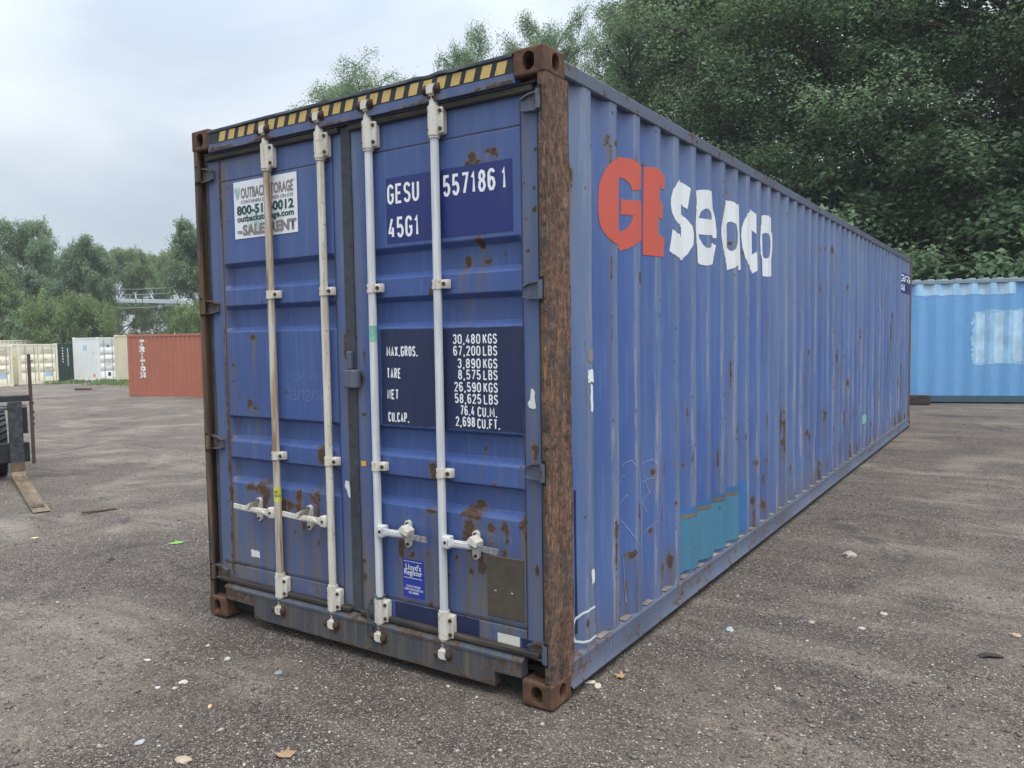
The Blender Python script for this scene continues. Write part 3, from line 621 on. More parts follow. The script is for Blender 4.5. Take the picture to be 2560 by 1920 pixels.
def make_door(x0, x1, pl, pr, rl, side):
    bx = [x0, x1, pl-.003, pl+.003, pr-.003, pr+.003, pl, pr, pl+.03, pr-.03]
    bz = [2.585, 2.589, 2.593, .327, .330, .333]+[b for B in BANDS for b in B]
    xs = np.unique(np.round(np.concatenate([np.arange(x0, x1, .0075), bx]), 5)); zs = np.unique(np.round(np.concatenate([np.arange(.222, 2.748, .0085), [2.748], bz]), 5))
    Xd, Zd = np.meshgrid(xs, zs, indexing='ij')
    Yd = door_y(Xd, Zd, pl, pr)+door_dent(Xd, Zd)
    rust, gr = spots(Xd, Zd, rl, 12)
    low = np.clip((.82-Zd)/.45, 0, 1); low = low*np.clip(.55+.6*wob(Xd*2.2, Zd*.25, 6, 63+side), 0, 1)
    edge = np.clip(1-np.minimum(np.abs(Xd-x0), np.abs(Xd-x1))/.09, 0, 1)
    fade = np.clip(.16+1.0*np.clip(edge*1.4, 0, 1)*(.6+.4*wob(Xd, Zd, 3, 66))+.75*low+.14*wob(Xd, Zd, 2.2, 65)+.25*np.clip((Zd-2.2)/.5, 0, 1), 0, 1)
    gr = np.clip(gr*.9+.75*low+.6*edge*np.clip(.2+wob(Xd*3, Zd*.4, 5, 67), 0, 1), 0, 1)
    if side == 0:   # orange run-down staining by the left hinges
        st = np.exp(-((Xd+2.235)/.045)**2)*(.55+.35*wob(Xd*4, Zd*.3, 8, 70)); gr = np.clip(gr+st*.9, 0, 1); rust = np.maximum(rust, .52*st)
        for t0, t1, b1, b0 in BANDS:
            d = np.clip(1-np.abs(Zd-b0-.012)/.03, 0, 1)*np.clip((-1.95-Xd)/.25, 0, 1); rust = np.maximum(rust, .50*d)
    else:
        gr = np.clip(gr+.5*np.exp(-((Xd+.135)/.03)**2)*np.clip(.5+wob(Xd, Zd, 3, 71), 0, 1), 0, 1)
    rust = np.maximum(rust, .46*np.clip((.245-Zd)/.02, 0, 1)*np.clip(.5+wob(Xd, Zd*0, 9, 72), 0, 1))
    d = lob('door', grid_mesh('door', np.stack([Xd, Yd, Zd], -1).reshape(-1, 3), len(xs), len(zs), dict(rust=rust, grime=gr, fade=fade, wear=0*rust)), M['blue'], BOX)
    # edges of the leaf
    e = MB(); e.box((x0, YF+.002, .222), (x0+.004, .102, 2.748)); e.box((x1-.004, YF+.002, .222), (x1, .102, 2.748)); e.box((x0+.005, YF+.002, .2225), (x1-.005, .102, .226)); e.box((x0+.005, YF+.002, 2.744), (x1-.005, .102, 2.7475))
    e.build('leaf_edge', M['blue_worn'], d)
    return d
DL = make_door(-2.358, -1.250, -2.247, -1.322, DOOR_RUST_L, 0); DR = make_door(-1.186, -.073, -1.090, -.157, DOOR_RUST_R, 1)
tag(DL, 'left door leaf with a white sign and rust by the handles'); tag(DR, 'right door leaf with the number and weight panels')
def gasket(a, b, par): MB().box(a, b, .004).build('gasket', M['rubber'], par)
gasket((-1.252, .040, .222), (-1.184, .075, 2.745), DR)
gasket((-2.385, .046, .222), (-2.36, .09, 2.745), DL); gasket((-.0715, .048, .222), (-.045, .09, 2.745), DR)
gasket((-2.36, .018, 2.7485), (-1.22, .085, 2.7565), DL); gasket((-1.2195, .018, 2.7485), (-.06, .085, 2.7565), DR)
MB().box((-2.352, .022, 2.716), (-1.253, .049, 2.7482), .006).build('top_seal', M['grease'], DL); MB().box((-1.183, .022, 2.716), (-.078, .049, 2.7482), .006).build('top_seal', M['grease'], DR)
MB().box((-2.352, .016, .2150), (-1.253, .049, .242), .006).build('bottom_seal', M['grease'], DL); MB().box((-1.183, .016, .2150), (-.078, .049, .242), .006).build('bottom_seal', M['grease'], DR)
# hinges
def hinge(z, sx, par):
    f = (lambda x: x) if sx > 0 else (lambda x: -W_-x)
    mt = M['blue_worn'] if (sx < 0 or z < .5) else M['blue_rail']
    b = MB()
    b.prism([(f(-.145), z-.030), (f(-.145), z+.018), (f(-.105), z+.036), (f(-.045), z+.044), (f(-.045), z-.042), (f(-.12), z-.038)], 'y', .036, .048)
    b.prism([(f(-.145), z+.018), (f(-.105), z+.036), (f(-.045), z+.044), (f(-.045), z+.036), (f(-.105), z+.028), (f(-.14), z+.014)], 'y', .022, .036)
    b.prism([(f(-.145), z-.030), (f(-.12), z-.038), (f(-.045), z-.042), (f(-.045), z-.034), (f(-.12), z-.030), (f(-.142), z-.024)], 'y', .022, .036)
    h = b.build('hinge', mt, par)
    k = MB(); k.cyl((f(-.038), .012, z-.041), (f(-.038), .012, z+.041), .0165, n=14); k.build('hinge_knuckle', M['blue_rail'] if sx > 0 else M['post_dark'], par, True)
    MB().box((f(-.020), .0015, z-.055), (f(-.042), .0034, z+.055)).build('hinge_slot', M['dark'], par)
for z in (2.672, 1.866, 1.066, .250): hinge(z, 1, DR)
for z in (2.64, 1.865, 1.055, .262): hinge(z, -1, DL)
# centre latch
lt = MB(); lt.box((-1.252, .006, 1.410), (-1.146, .040, 1.505), .008, 2); lt.box((-1.225, .012, 1.505), (-1.195, .042, 1.60), .006)
LT = lt.build('lock_box', M['blue_rail'], DR)
MB().box((-1.232, .020, 1.50), (-1.205, .041, 1.56), .008).ball((-1.222, .03, 1.575), .020, 2, (1, .6, 1.6)).build('lock_lug', M['keeper'], DR)

# locking bars --------------------------------------------------------------
def locking_bar(xb, mat, hdir, hmat, label):
    yb = .020
    b = MB(); b.cyl((xb, yb, .30), (xb, yb, 2.63), .0205, n=18); bar = b.build('locking_bar', mat, BOX, True); tag(bar, label)
    for top in (1, 0):
        z0, z1 = (2.604, 2.738) if top else (.208, .330)
        m = MB(); m.cyl((xb, yb, z0), (xb, yb, z1), .031, n=18)
        zr = z0-.012 if top else z1+.002
        m.cyl((xb, yb, zr), (xb, yb, zr+.012), .027, n=18)
        m.box((xb-.028, .026, z0+.004), (xb+.056, .0485, z1-.004), .006, 2); m.box((xb+.02, .010, z0+.006), (xb+.058, .030, z1-.006), .007, 2)
        br = m.build('bearing_bracket', M['cream'], bar, True)
        for zz in (z0+.026, z1-.026):
            MB().cyl((xb+.044, .0105, zz), (xb+.044, .003, zz), .0095, n=8).build('bolt', M['bolt'], bar)
            MB().cyl((xb-.018, -.004, zz), (xb-.018, -.0085, zz), .005, n=6).build('pin', M['bolt'], bar)
        # cam end
        s = 1 if top else -1; zc = z1 if top else z0
        c = MB(); c.cyl((xb, yb, zc), (xb, yb, zc+s*.030), .0235, .021, n=16); c.cyl((xb, yb, zc+s*.030), (xb, yb, zc+s*.048), .018, n=14)
        c.cyl((xb, yb, zc+s*.046), (xb, yb, zc+s*.058), .024, n=14)
        c.prism([(xb-.018, zc+s*.055), (xb+.018, zc+s*.055), (xb+.020, zc+s*.078), (xb+.042, zc+s*.080), (xb+.040, zc+s*.094), (xb-.006, zc+s*.096), (xb-.020, zc+s*.086)], 'y', -.012, .014)
        c.build('cam', M['cream'], bar, True)
        for dx, sz in ((-.036, .8), (.040, 1.0)):
            k = MB(); k.ball((xb+dx, -.004, zc+s*.074), .020*sz, 2, (.85, 1.0, 1.15)); k.box((xb+dx-.014*sz, -.006, zc+s*.05), (xb+dx+.014*sz, .008, zc+s*.098), .006)
            k.build('cam_keeper', M['keeper'], bar, True)
    for z in (1.915, 1.016):
        m = MB(); m.cyl((xb, yb, z-.022), (xb, yb, z+.022), .026, n=18); m.box((xb-.030, .022, z-.022), (xb+.062, .0485, z+.022), .005, 2); m.box((xb+.022, .012, z-.021), (xb+.060, .03, z+.021), .006, 2)
        m.build('guide_clip', M['cream'], bar, True)
        MB().cyl((xb+.046, .0125, z), (xb+.046, .004, z), .010, n=8).build('bolt', M['bolt'], bar); MB().cyl((xb-.016, -.001, z+.003), (xb-.016, -.0055, z+.003), .005, n=6).build('pin', M['bolt'], bar)
    # handle
    zh = .688; d = hdir
    h = MB(); h.box((xb+d*.014, -.010, zh-.030), (xb+d*.060, .034, zh+.030), .007, 2)
    h.build('handle_hub', M['cream'] if d < 0 else M['white_bar'], bar, True)
    tl = .345
    def lev(a, b, w0, w1, z0, z1, y0=-.010, y1=.004):
        m = MB(); m.prism([(xb+d*a, z0-w0), (xb+d*b, z1-w1), (xb+d*b, z1+w1), (xb+d*a, z0+w0)], 'y', y0, y1); return m
    m = lev(.050, .20, .017, .015, zh, zh+.004); m.prism([(xb+d*.075, zh-.004), (xb+d*.19, zh-.002), (xb+d*.19, zh+.013), (xb+d*.10, zh+.014)], 'y', -.020, -.009)
    m.build('handle', M['cream'] if d < 0 else M['white_bar'], bar)
    m = lev(.19, tl, .012, .013, zh+.004, zh+(.012 if d < 0 else -.002), -.018, -.006); m.build('handle_grip', hmat, bar)
    MB().cyl((xb+d*.036, -.0125, zh), (xb+d*.036, -.006, zh), .0085, n=10).build('bolt', M['bolt'], bar)
    # catch plate on the door
    xc = xb+d*.185; par = DL if d < 0 else DR
    m = MB()
    pl = [(xc+.019*math.cos(a), zh+.048+.019*math.sin(a)) for a in np.linspace(0, math.pi, 7)]+[(xc+.019*math.cos(a), zh-.052+.019*math.sin(a)) for a in np.linspace(math.pi, 2*math.pi, 7)]
    m.prism(pl, 'y', .034, .049)
    m.prism([(xc-.010, zh+.030), (xc+.012, zh+.052), (xc+d*.046, zh+.026), (xc+d*.044, zh+.004), (xc+d*.02, zh+.012)], 'y', -.026, .034)
    m.build('handle_catch', M['cream'], par)
    for zz in (zh+.050, zh-.054): MB().cyl((xc, .0345, zz), (xc, .026, zz), .0085, n=8).build('bolt', M['bolt'], par)
locking_bar(-1.800, M['cream_stained'], -1, M['cream'], 'leftmost locking bar, stained brown, with a yellow seal wrapped round it')
locking_bar(-1.378, M['cream'], -1, M['cream'], 'locking bar left of the centre gap')
locking_bar(-1.036, M['white_bar'], 1, M['galv'], 'locking bar right of the centre gap')
locking_bar(-.616, M['white_bar'], 1, M['galv'], 'rightmost locking bar, crossing the number and weight panels')

# prints, stickers and plates on the doors ------------------------------------
def onL(off=.0012): return lambda x, z, w=0: (x, float(door_y(x, z, -2.247, -1.322)+door_dent(x, z))-off+w-.0008, z)
def onR(off=.0012): return lambda x, z, w=0: (x, float(door_y(x, z, -1.090, -.157)+door_dent(x, z))-off+w-.0008, z)
def rect(x0, x1, z0, z1):
    bm = bmesh.new(); polys(bm, [(x0, z0), (x1, z0), (x1, z1), (x0, z1)]); return bm
def rag(x0, x1, z0, z1, amp, seed, n=9):
    bm = bmesh.new(); polys(bm, ragged(x0, x1, z0, z1, amp, n, seed)); return bm
o = finish(rect(-.952, -.640, 2.134, 2.452), onR(), name='number_panel', mat=M['d_plate_blue'], parent=DR); tag(o, 'dark blue film behind the container number')
finish(rect(-.585, -.203, 2.134, 2.452), onR(), name='number_panel', mat=M['d_plate_blue'], parent=DR)
finish(rect(-.640, -.585, 2.136, 2.450), onR(.0010), name='number_panel', mat=M['d_plate_blue'], parent=DR)
def st(txt, x, z, h, total, stroke=.14, mat='d_white', place=None, name='lettering', par=None, off=.0024):
    bm = bmesh.new(); stroke_text(bm, txt, x, z, h, stroke, total=total); return finish(bm, place or onR(off), name=name, mat=M[mat], parent=par or DR)
st('GESU', -.943, 2.323, .098, .205); st('557186', -.592, 2.322, .101, .300); st('1', -.259, 2.322, .098, .026); st('45G1', -.942, 2.157, .102, .202)
o = finish(rag(-1.012, -.655, 1.230, 1.708, .003, 3), onR(), name='weight_panel', mat=M['d_navy'], parent=DR); tag(o, 'navy painted panel with the weight figures')
finish(rag(-.600, -.162, 1.230, 1.708, .003, 4), onR(), name='weight_panel', mat=M['d_navy'], parent=DR)
finish(rect(-.656, -.599, 1.228, 1.704), onR(.0010), name='weight_panel', mat=M['d_navy'], parent=DR)
# measured rows: label column and figure column
st('MAX.GROS.', -.975, 1.573, .052, .205, .15); st('TARE', -.975, 1.463, .052, .092, .15); st('NET', -.975, 1.358, .050, .076, .15); st('CU.CAP.', -.972, 1.244, .050, .138, .15)
rows = [('30,480', 1.632, -.552), ('67,200', 1.577, -.550), ('3,890', 1.518, -.527), ('8,575', 1.465, -.525), ('26,590', 1.407, -.550), ('58,625', 1.352, -.548)]
for i, (a, z, x) in enumerate(rows):
    st(a, x, z, .047, -.392-x, .15); st('KGS' if i % 2 == 0 else 'LBS', -.378, z, .047, .080, .15)
st('76.4', -.517, 1.296, .047, .085, .15); st('CU.M.', -.415, 1.293, .047, .112, .15)
st('2,698', -.545, 1.243, .047, .115, .15); st('CU.FT.', -.418, 1.238, .047, .130, .15)
for pl_, x0, x1, dr in ((onL(.0), -2.247, -1.322, DL), (onR(.0), -1.09, -.157, DR)):
    for z, lo_, hi_ in ((2.589, x0, x1), (.330, x0, x1)):
        bm = bmesh.new(); ribbon(bm, [(lo_+(hi_-lo_)*k/8, z) for k in range(9)], .0055); finish(bm, (lambda x, zz, w=0, dr=dr: (x, YF+door_dent(x, zz)-.0008, zz)), name='weld_seam', mat=M['grease'], parent=dr)
    for x in (x0, x1):
        bm = bmesh.new(); ribbon(bm, [(x, .25+2.46*k/8) for k in range(9)], .004); finish(bm, (lambda x, zz, w=0, dr=dr: (x, YF+door_dent(x, zz)-.0008, zz)), name='weld_seam', mat=M['grease'], parent=dr)
# white sale sign
SG = finish(rect(-2.126, -1.594, 2.248, 2.571), onL(.0012), name='sale_sign', mat=M['d_sign'], parent=DL, thick=.001)
tag(SG, 'white sign with grey and green lettering on the left door')
def sg(txt, u, v, h, tot, mat, bold=.02, off=.0042): finish(font_mesh(txt, -2.126+u, 2.248+v, h, tot, bold), onL(off), name='sign_lettering', mat=M[mat], parent=SG)
GR = bmesh.new()
rg = random.Random(3)
for i in range(14):
    a = rg.uniform(-.025, .025); ribbon(GR, [(-2.092+a*.25, 2.475), (-2.092+a*.7, 2.495+.01*rg.random()), (-2.092+a*1.2, 2.515+.03*rg.random())], .0035, False, .00008*i)
finish(GR, onL(.0034), name='grass_emblem', mat=M['d_ltgreen'], parent=SG)
GR = bmesh.new()
for i in range(46):
    x = rg.uniform(-2.0, -1.72); l = rg.uniform(-.04, .04); ribbon(GR, [(x, 2.256), (x+l*.3, 2.30), (x+l, 2.33+.11*rg.random())], .003, False, .00002*i)
finish(GR, onL(.0028), name='grass_print', mat=M['d_ltgreen'], parent=SG)
sg('OUTBACK STORAGE', .065, .228, .058, .438, 'd_grey', .03); sg('CONTAINERS DELIVERED ON SITE', .065, .196, .019, .438, 'd_black', .0)
sg('800-515-0012', .025, .136, .050, .480, 'd_green', .035); sg('outbackstorage.com', .025, .096, .034, .480, 'd_green', .03)
sg('FOR', .025, .028, .018, .042, 'd_green', .02); sg('SALE', .070, .020, .056, .190, 'd_grey', .05); sg('&', .268, .022, .05, .03, 'd_grey', .03); sg('RENT', .305, .020, .056, .218, 'd_grey', .05)
sg('TM', .500, .278, .010, .018, 'd_grey', .0)
# registry sticker
LS = finish(rect(-.900, -.763, .359, .554), onR(.0012), name='registry_sticker', mat=M['d_lloyd'], parent=DR); tag(LS, 'royal blue sticker with white lettering on the right door')
def ls(txt, u, v, h, tot, bold=.0): finish(font_mesh(txt, -.900+u, .359+v, h, tot, bold), onR(.0030), name='sticker_lettering', mat=M['d_white'], parent=LS)
ls("Lloyd's", .020, .142, .030, .100, .01); ls('Register', .010, .116, .028, .118, .01); ls('CONTAINER', .022, .052, .011, .093, .01); ls('CERTIFICATION', .008, .036, .011, .122, .01); ls('SCHEME', .036, .020, .011, .066, .01)
for v in (.184, .100): finish(rect(-.892, -.774, .359+v-.0012, .359+v+.0012), onR(.0030), name='sticker_rule', mat=M['d_white'], parent=LS)
# data plate
m = MB(); m.box((-.374, .0435, .360), (-.172, .049, .648), .002); DP = m.build('data_plate', M['data_plate'], DR); tag(DP, 'blank brown metal plate low on the right door')
for x in (-.327, -.236): MB().ball((x, .0435, .482), .0075, 2, (1, .5, 1)).build('rivet', M['galv'], DP, True)
finish(rect(-.322, -.198, .225, .285), onR(.0014), name='blank_sticker', mat=M['d_cream'], parent=DR)
finish(rag(-.958, -.655, .235, .322, .002, 8), onR(.0010), name='touch_up', mat=M['d_navy'], parent=DR); finish(rag(-.58, -.427, .236, .324, .002, 9), onR(.0010), name='touch_up', mat=M['d_navy'], parent=DR)
finish(rag(-.188, -.13, .236, .285, .003, 19), onR(.0010), name='touch_up', mat=M['d_navy'], parent=DR)
finish(rect(-1.170, -1.136, 1.003, 1.029), onR(.0012), name='orange_sticker', mat=M['d_orange'], parent=DR)
bm = bmesh.new(); polys(bm, [(-.120, 1.430), (-.110, 1.432), (-.098, 1.415), (-.102, 1.395), (-.094, 1.345), (-.108, 1.340), (-.130, 1.346), (-.138, 1.366), (-.124, 1.385)]); finish(bm, onR(.0012), name='torn_tag', mat=M['d_paper'], parent=DR)
bm = bmesh.new(); polys(bm, [(-1.288, .915), (-1.262, .912), (-1.256, .87), (-1.254, .83), (-1.262, .823), (-1.272, .835), (-1.280, .865), (-1.296, .883)]); finish(bm, onL(.0014), name='torn_paper', mat=M['d_paper'], parent=DL)
finish(rag(-2.083, -2.005, .392, .432, .004, 12, 5), onL(.0012), name='torn_paper', mat=M['d_paper'], parent=DL)
# seal tape and label wrapped round bars
def wrap(xb, z0, z1, r, a0, a1, mat, name, par):
    me = MB(); n = 14; ang = np.linspace(R(a0), R(a1), n)
    P = [(xb+r*math.cos(a), .020+r*math.sin(a), z) for a in ang for z in (z0, z1)]
    return lob(name, grid_mesh(name, np.array(P), n, 2), M[mat], par)
wrap(-1.800, .752, .838, .0215, 150, 400, 'd_yellow', 'seal_tape', BOX); wrap(-1.036, 1.648, 1.728, .0213, 150, 400, 'd_green_tape', 'green_label', BOX)
bm = bmesh.new(); stroke_text(bm, 'OD', 0, .052, .016, .17, total=.022); stroke_text(bm, 'SEAL', 0, .030, .016, .17, total=.042)
finish(bm, lambda u, v, w=0: (-1.800+.0222*math.cos(R(268)+u/.022), .020+.0222*math.sin(R(268)+u/.022), .752+v), cuts=(.008, .016, .024, .032), name='seal_lettering', mat=M['d_black'], parent=BOX)
# chalk on the doors
def chalk(txt, x, z, h, tot, place, par, mat='d_chalk'):
    bm = bmesh.new(); stroke_text(bm, txt, x, z, h, .045, total=tot); finish(bm, place, name='chalk_mark', mat=M[mat], parent=par)
chalk('OK', -1.672, 1.437, .045, .10, onL(.0014), DL); chalk('V3', -1.545, 1.440, .035, .06, onL(.0014), DL); chalk('13/12/14', -1.715, 1.330, .060, .28, onL(.0014), DL); chalk('PL', -1.590, .250, .045, .075, onL(.0014), DL)
chalk('2.11', -.365, .712, .035, .14, onR(.0014), DR)
# frayed rope round the third bar
m = MB(); rg = random.Random(5)
m.tube([(-1.036+.028*math.cos(a), .020+.028*math.sin(a), .345+.006*math.sin(a*2)) for a in np.linspace(0, 6.2, 16)], .006, 5)
for i in range(9):
    x, z = -1.06, .345; pts = [(x, -.008, z)]
    for k in range(6): x += rg.uniform(-.020, .008); z -= rg.uniform(.015, .045); pts.append((x, rg.uniform(-.02, .0), z))
    m.tube(pts, .0018, 4)
m.tube([(-1.062, -.01, .34), (-1.09, -.012, .28), (-1.07, -.01, .16), (-1.075, -.012, .06)], .002, 4)
tag(m.build('rope', M['rope']), 'frayed blue grey rope hanging from the third locking bar', 'rope')

# logo and marks on the side wall ------------------------------------------------
def onS(off=.0016): return lambda y, z, w=0: (float(side_x(y)+side_dent(y, z))+off-w+.0006, y, z)
def cuts(y0, y1): return [b for b in BR if y0 < b < y1]
# outlines of the painted letters as (distance along the wall, height), following the ribs
LOGO = {'G':[[(0.784,2.567),(0.839,2.574),(0.868,2.574),(0.915,2.568),(0.95,2.558),(1.065,2.552),(1.065,2.525),(1.065,2.497),(1.064,2.47),(1.064,2.442),(0.929,2.417),(0.895,2.412),(0.888,2.433),(0.872,2.453),(0.849,2.467),(0.815,2.467),(0.792,2.461),(0.791,2.439),(0.791,2.416),(0.791,2.394),(0.79,2.372),(0.79,2.35),(0.79,2.327),(0.789,2.305),(0.789,2.283),(0.789,2.26),(0.788,2.238),(0.788,2.215),(0.787,2.193),(0.811,2.194),(0.847,2.205),(0.869,2.222),(0.885,2.242),(0.894,2.265),(0.898,2.284),(0.874,2.284),(0.85,2.284),(0.806,2.281),(0.809,2.307),(0.811,2.333),(0.813,2.359),(0.859,2.361),(0.888,2.36),(0.922,2.36),(1.067,2.38),(1.067,2.355),(1.068,2.33),(1.068,2.306),(1.069,2.281),(1.069,2.256),(1.07,2.231),(1.07,2.206),(1.071,2.182),(0.95,2.15),(0.908,2.13),(0.87,2.111),(0.845,2.104),(0.792,2.093),(0.782,2.107),(0.649,2.121),(0.625,2.135),(0.608,2.15),(0.583,2.181),(0.571,2.212),(0.568,2.234),(0.562,2.256),(0.56,2.286),(0.559,2.315),(0.563,2.341),(0.568,2.367),(0.57,2.393),(0.578,2.414),(0.585,2.435),(0.605,2.473),(0.62,2.491),(0.635,2.508),(0.672,2.528)]],'E':[[(1.099,2.572),(1.161,2.576),(1.217,2.575),(1.253,2.571),(1.349,2.576),(1.397,2.576),(1.396,2.547),(1.394,2.518),(1.393,2.49),(1.348,2.488),(1.258,2.487),(1.235,2.485),(1.233,2.455),(1.231,2.426),(1.235,2.406),(1.361,2.405),(1.361,2.376),(1.36,2.348),(1.36,2.32),(1.247,2.305),(1.217,2.314),(1.216,2.289),(1.216,2.265),(1.216,2.24),(1.216,2.216),(1.387,2.216),(1.383,2.188),(1.379,2.161),(1.376,2.133),(1.372,2.106),(1.212,2.094),(1.167,2.095),(1.136,2.097),(1.084,2.097),(1.084,2.125),(1.083,2.154),(1.083,2.183),(1.084,2.206),(1.085,2.229),(1.086,2.252),(1.087,2.275),(1.088,2.297),(1.088,2.32),(1.089,2.343),(1.09,2.366),(1.091,2.389),(1.092,2.412),(1.093,2.435),(1.094,2.458),(1.095,2.481),(1.096,2.503),(1.097,2.526),(1.098,2.549)]],'S':[[(1.533,2.566),(1.673,2.572),(1.702,2.558),(1.731,2.544),(1.725,2.512),(1.719,2.481),(1.713,2.449),(1.707,2.418),(1.645,2.443),(1.645,2.412),(1.644,2.381),(1.684,2.369),(1.706,2.353),(1.742,2.316),(1.765,2.273),(1.761,2.244),(1.757,2.215),(1.727,2.18),(1.705,2.147),(1.655,2.108),(1.498,2.112),(1.452,2.127),(1.425,2.144),(1.429,2.169),(1.434,2.194),(1.438,2.219),(1.442,2.244),(1.446,2.269),(1.483,2.251),(1.638,2.247),(1.638,2.276),(1.638,2.305),(1.503,2.308),(1.464,2.324),(1.442,2.366),(1.435,2.408),(1.436,2.446),(1.444,2.473),(1.452,2.5),(1.483,2.531)]],'e':[[(1.811,2.538),(1.969,2.573),(2.018,2.576),(2.086,2.577),(2.194,2.569),(2.199,2.541),(2.203,2.513),(2.208,2.485),(2.229,2.457),(2.238,2.427),(2.243,2.387),(2.249,2.347),(2.249,2.295),(2.205,2.295),(2.205,2.31),(2.017,2.291),(1.982,2.292),(1.945,2.292),(1.956,2.265),(1.979,2.23),(2.004,2.211),(2.042,2.21),(2.087,2.226),(2.205,2.261),(2.245,2.249),(2.238,2.217),(2.231,2.185),(2.222,2.154),(2.208,2.122),(2.004,2.097),(1.962,2.102),(1.927,2.115),(1.925,2.144),(1.922,2.173),(1.919,2.203),(1.912,2.231),(1.808,2.248),(1.801,2.276),(1.794,2.304),(1.796,2.339),(1.798,2.373),(1.805,2.401),(1.812,2.428),(1.916,2.472),(1.914,2.5),(1.911,2.528)],[(1.95,2.394),(1.982,2.393),(2.014,2.391),(2.087,2.396),(2.083,2.43),(2.051,2.453),(2.014,2.459),(1.99,2.453),(1.966,2.434)]],'a':[[(2.475,2.577),(2.539,2.577),(2.588,2.565),(2.598,2.56),(2.766,2.586),(2.769,2.555),(2.771,2.524),(2.774,2.494),(2.777,2.463),(2.779,2.432),(2.781,2.401),(2.782,2.37),(2.783,2.339),(2.784,2.308),(2.785,2.277),(2.786,2.245),(2.787,2.214),(2.788,2.183),(2.789,2.152),(2.79,2.12),(2.638,2.11),(2.633,2.142),(2.548,2.114),(2.497,2.099),(2.477,2.153),(2.348,2.173),(2.329,2.203),(2.309,2.233),(2.294,2.272),(2.287,2.312),(2.287,2.34),(2.287,2.368),(2.293,2.4),(2.305,2.432),(2.321,2.462),(2.337,2.492),(2.352,2.525)],[(2.486,2.411),(2.51,2.43),(2.535,2.436),(2.566,2.427),(2.599,2.417),(2.613,2.388),(2.627,2.358),(2.624,2.328),(2.621,2.299),(2.59,2.257),(2.547,2.233),(2.52,2.237),(2.496,2.258),(2.494,2.289),(2.492,2.319),(2.49,2.35),(2.488,2.381)]],'c':[[(3.044,2.587),(3.105,2.553),(3.106,2.517),(3.106,2.48),(3.107,2.443),(3.108,2.406),(3.063,2.433),(3.064,2.397),(3.064,2.36),(3.064,2.323),(3.065,2.287),(3.065,2.25),(3.112,2.274),(3.114,2.239),(3.115,2.203),(3.116,2.168),(3.117,2.132),(3.069,2.109),(3.054,2.137),(2.869,2.164),(2.833,2.203),(2.821,2.243),(2.808,2.283),(2.802,2.323),(2.796,2.364),(2.799,2.394),(2.801,2.424),(2.824,2.48),(2.86,2.53)]],'o':[[(3.331,2.572),(3.359,2.579),(3.41,2.576),(3.463,2.566),(3.466,2.533),(3.47,2.5),(3.613,2.474),(3.62,2.429),(3.62,2.387),(3.62,2.346),(3.616,2.296),(3.611,2.247),(3.612,2.205),(3.612,2.164),(3.612,2.122),(3.389,2.102),(3.344,2.105),(3.343,2.146),(3.342,2.187),(3.341,2.227),(3.334,2.264),(3.189,2.286),(3.179,2.32),(3.17,2.355),(3.176,2.398),(3.181,2.441),(3.332,2.503),(3.331,2.538)],[(3.34,2.431),(3.369,2.442),(3.4,2.438),(3.444,2.417),(3.453,2.385),(3.462,2.352),(3.452,2.314),(3.441,2.277),(3.397,2.248),(3.37,2.242),(3.347,2.257),(3.344,2.29),(3.341,2.322),(3.341,2.359),(3.34,2.395)]]}
for ch, loops in LOGO.items():
    bm = bmesh.new(); eds = []
    for lp in loops:
        vs = [bm.verts.new((y, z, 0)) for y, z in lp]; eds += [bm.edges.new((a, b)) for a, b in zip(vs, vs[1:]+vs[:1])]
    bmesh.ops.triangle_fill(bm, use_beauty=True, use_dissolve=False, edges=eds)
    lo, hi = min(v.co.x for v in bm.verts), max(v.co.x for v in bm.verts)
    finish(bm, onS(), cuts(lo, hi), 'logo_letter', M['d_red'] if ch in 'GE' else M['d_logo_white'], BOX)
# teal repair patch
bm = bmesh.new(); polys(bm, ragged(1.60, 2.86, .205, .578, .008, 12, 5)); finish(bm, onS(.0014), cuts(1.5, 2.9), 'overspray', M['d_teal_spray'], BOX)
bm = bmesh.new(); polys(bm, [(1.60, .195), (2.685, .195), (2.685, .505), (2.45, .520), (1.60, .520)]); tag(finish(bm, onS(.0055), cuts(1.5, 2.8), 'repair_patch', M['d_teal'], BOX, thick=.003), 'teal steel patch welded low on the side')
bm = bmesh.new(); ribbon(bm, [(1.60, .535), (1.9, .534), (2.2, .538), (2.45, .534), (2.69, .518), (2.695, .36), (2.695, .2)], .024); finish(bm, onS(.0042), cuts(1.5, 2.8), 'sealant_bead', M['d_sealant'], BOX)
# number at the far end of the side
bm = bmesh.new(); polys(bm, [(11.05, 2.265), (12.0, 2.265), (12.0, 2.585), (11.05, 2.585)]); finish(bm, onS(.0014), cuts(11, 12.1), 'number_panel', M['d_plate_blue'], BOX)
bm = bmesh.new(); stroke_text(bm, 'GESU', 11.08, 2.45, .11, .15, total=.33); stroke_text(bm, '557186', 11.47, 2.45, .11, .15, total=.50); stroke_text(bm, '45G1', 11.08, 2.30, .11, .15, total=.33); finish(bm, onS(.0026), cuts(11, 12.1), 'lettering', M['d_white'], BOX)
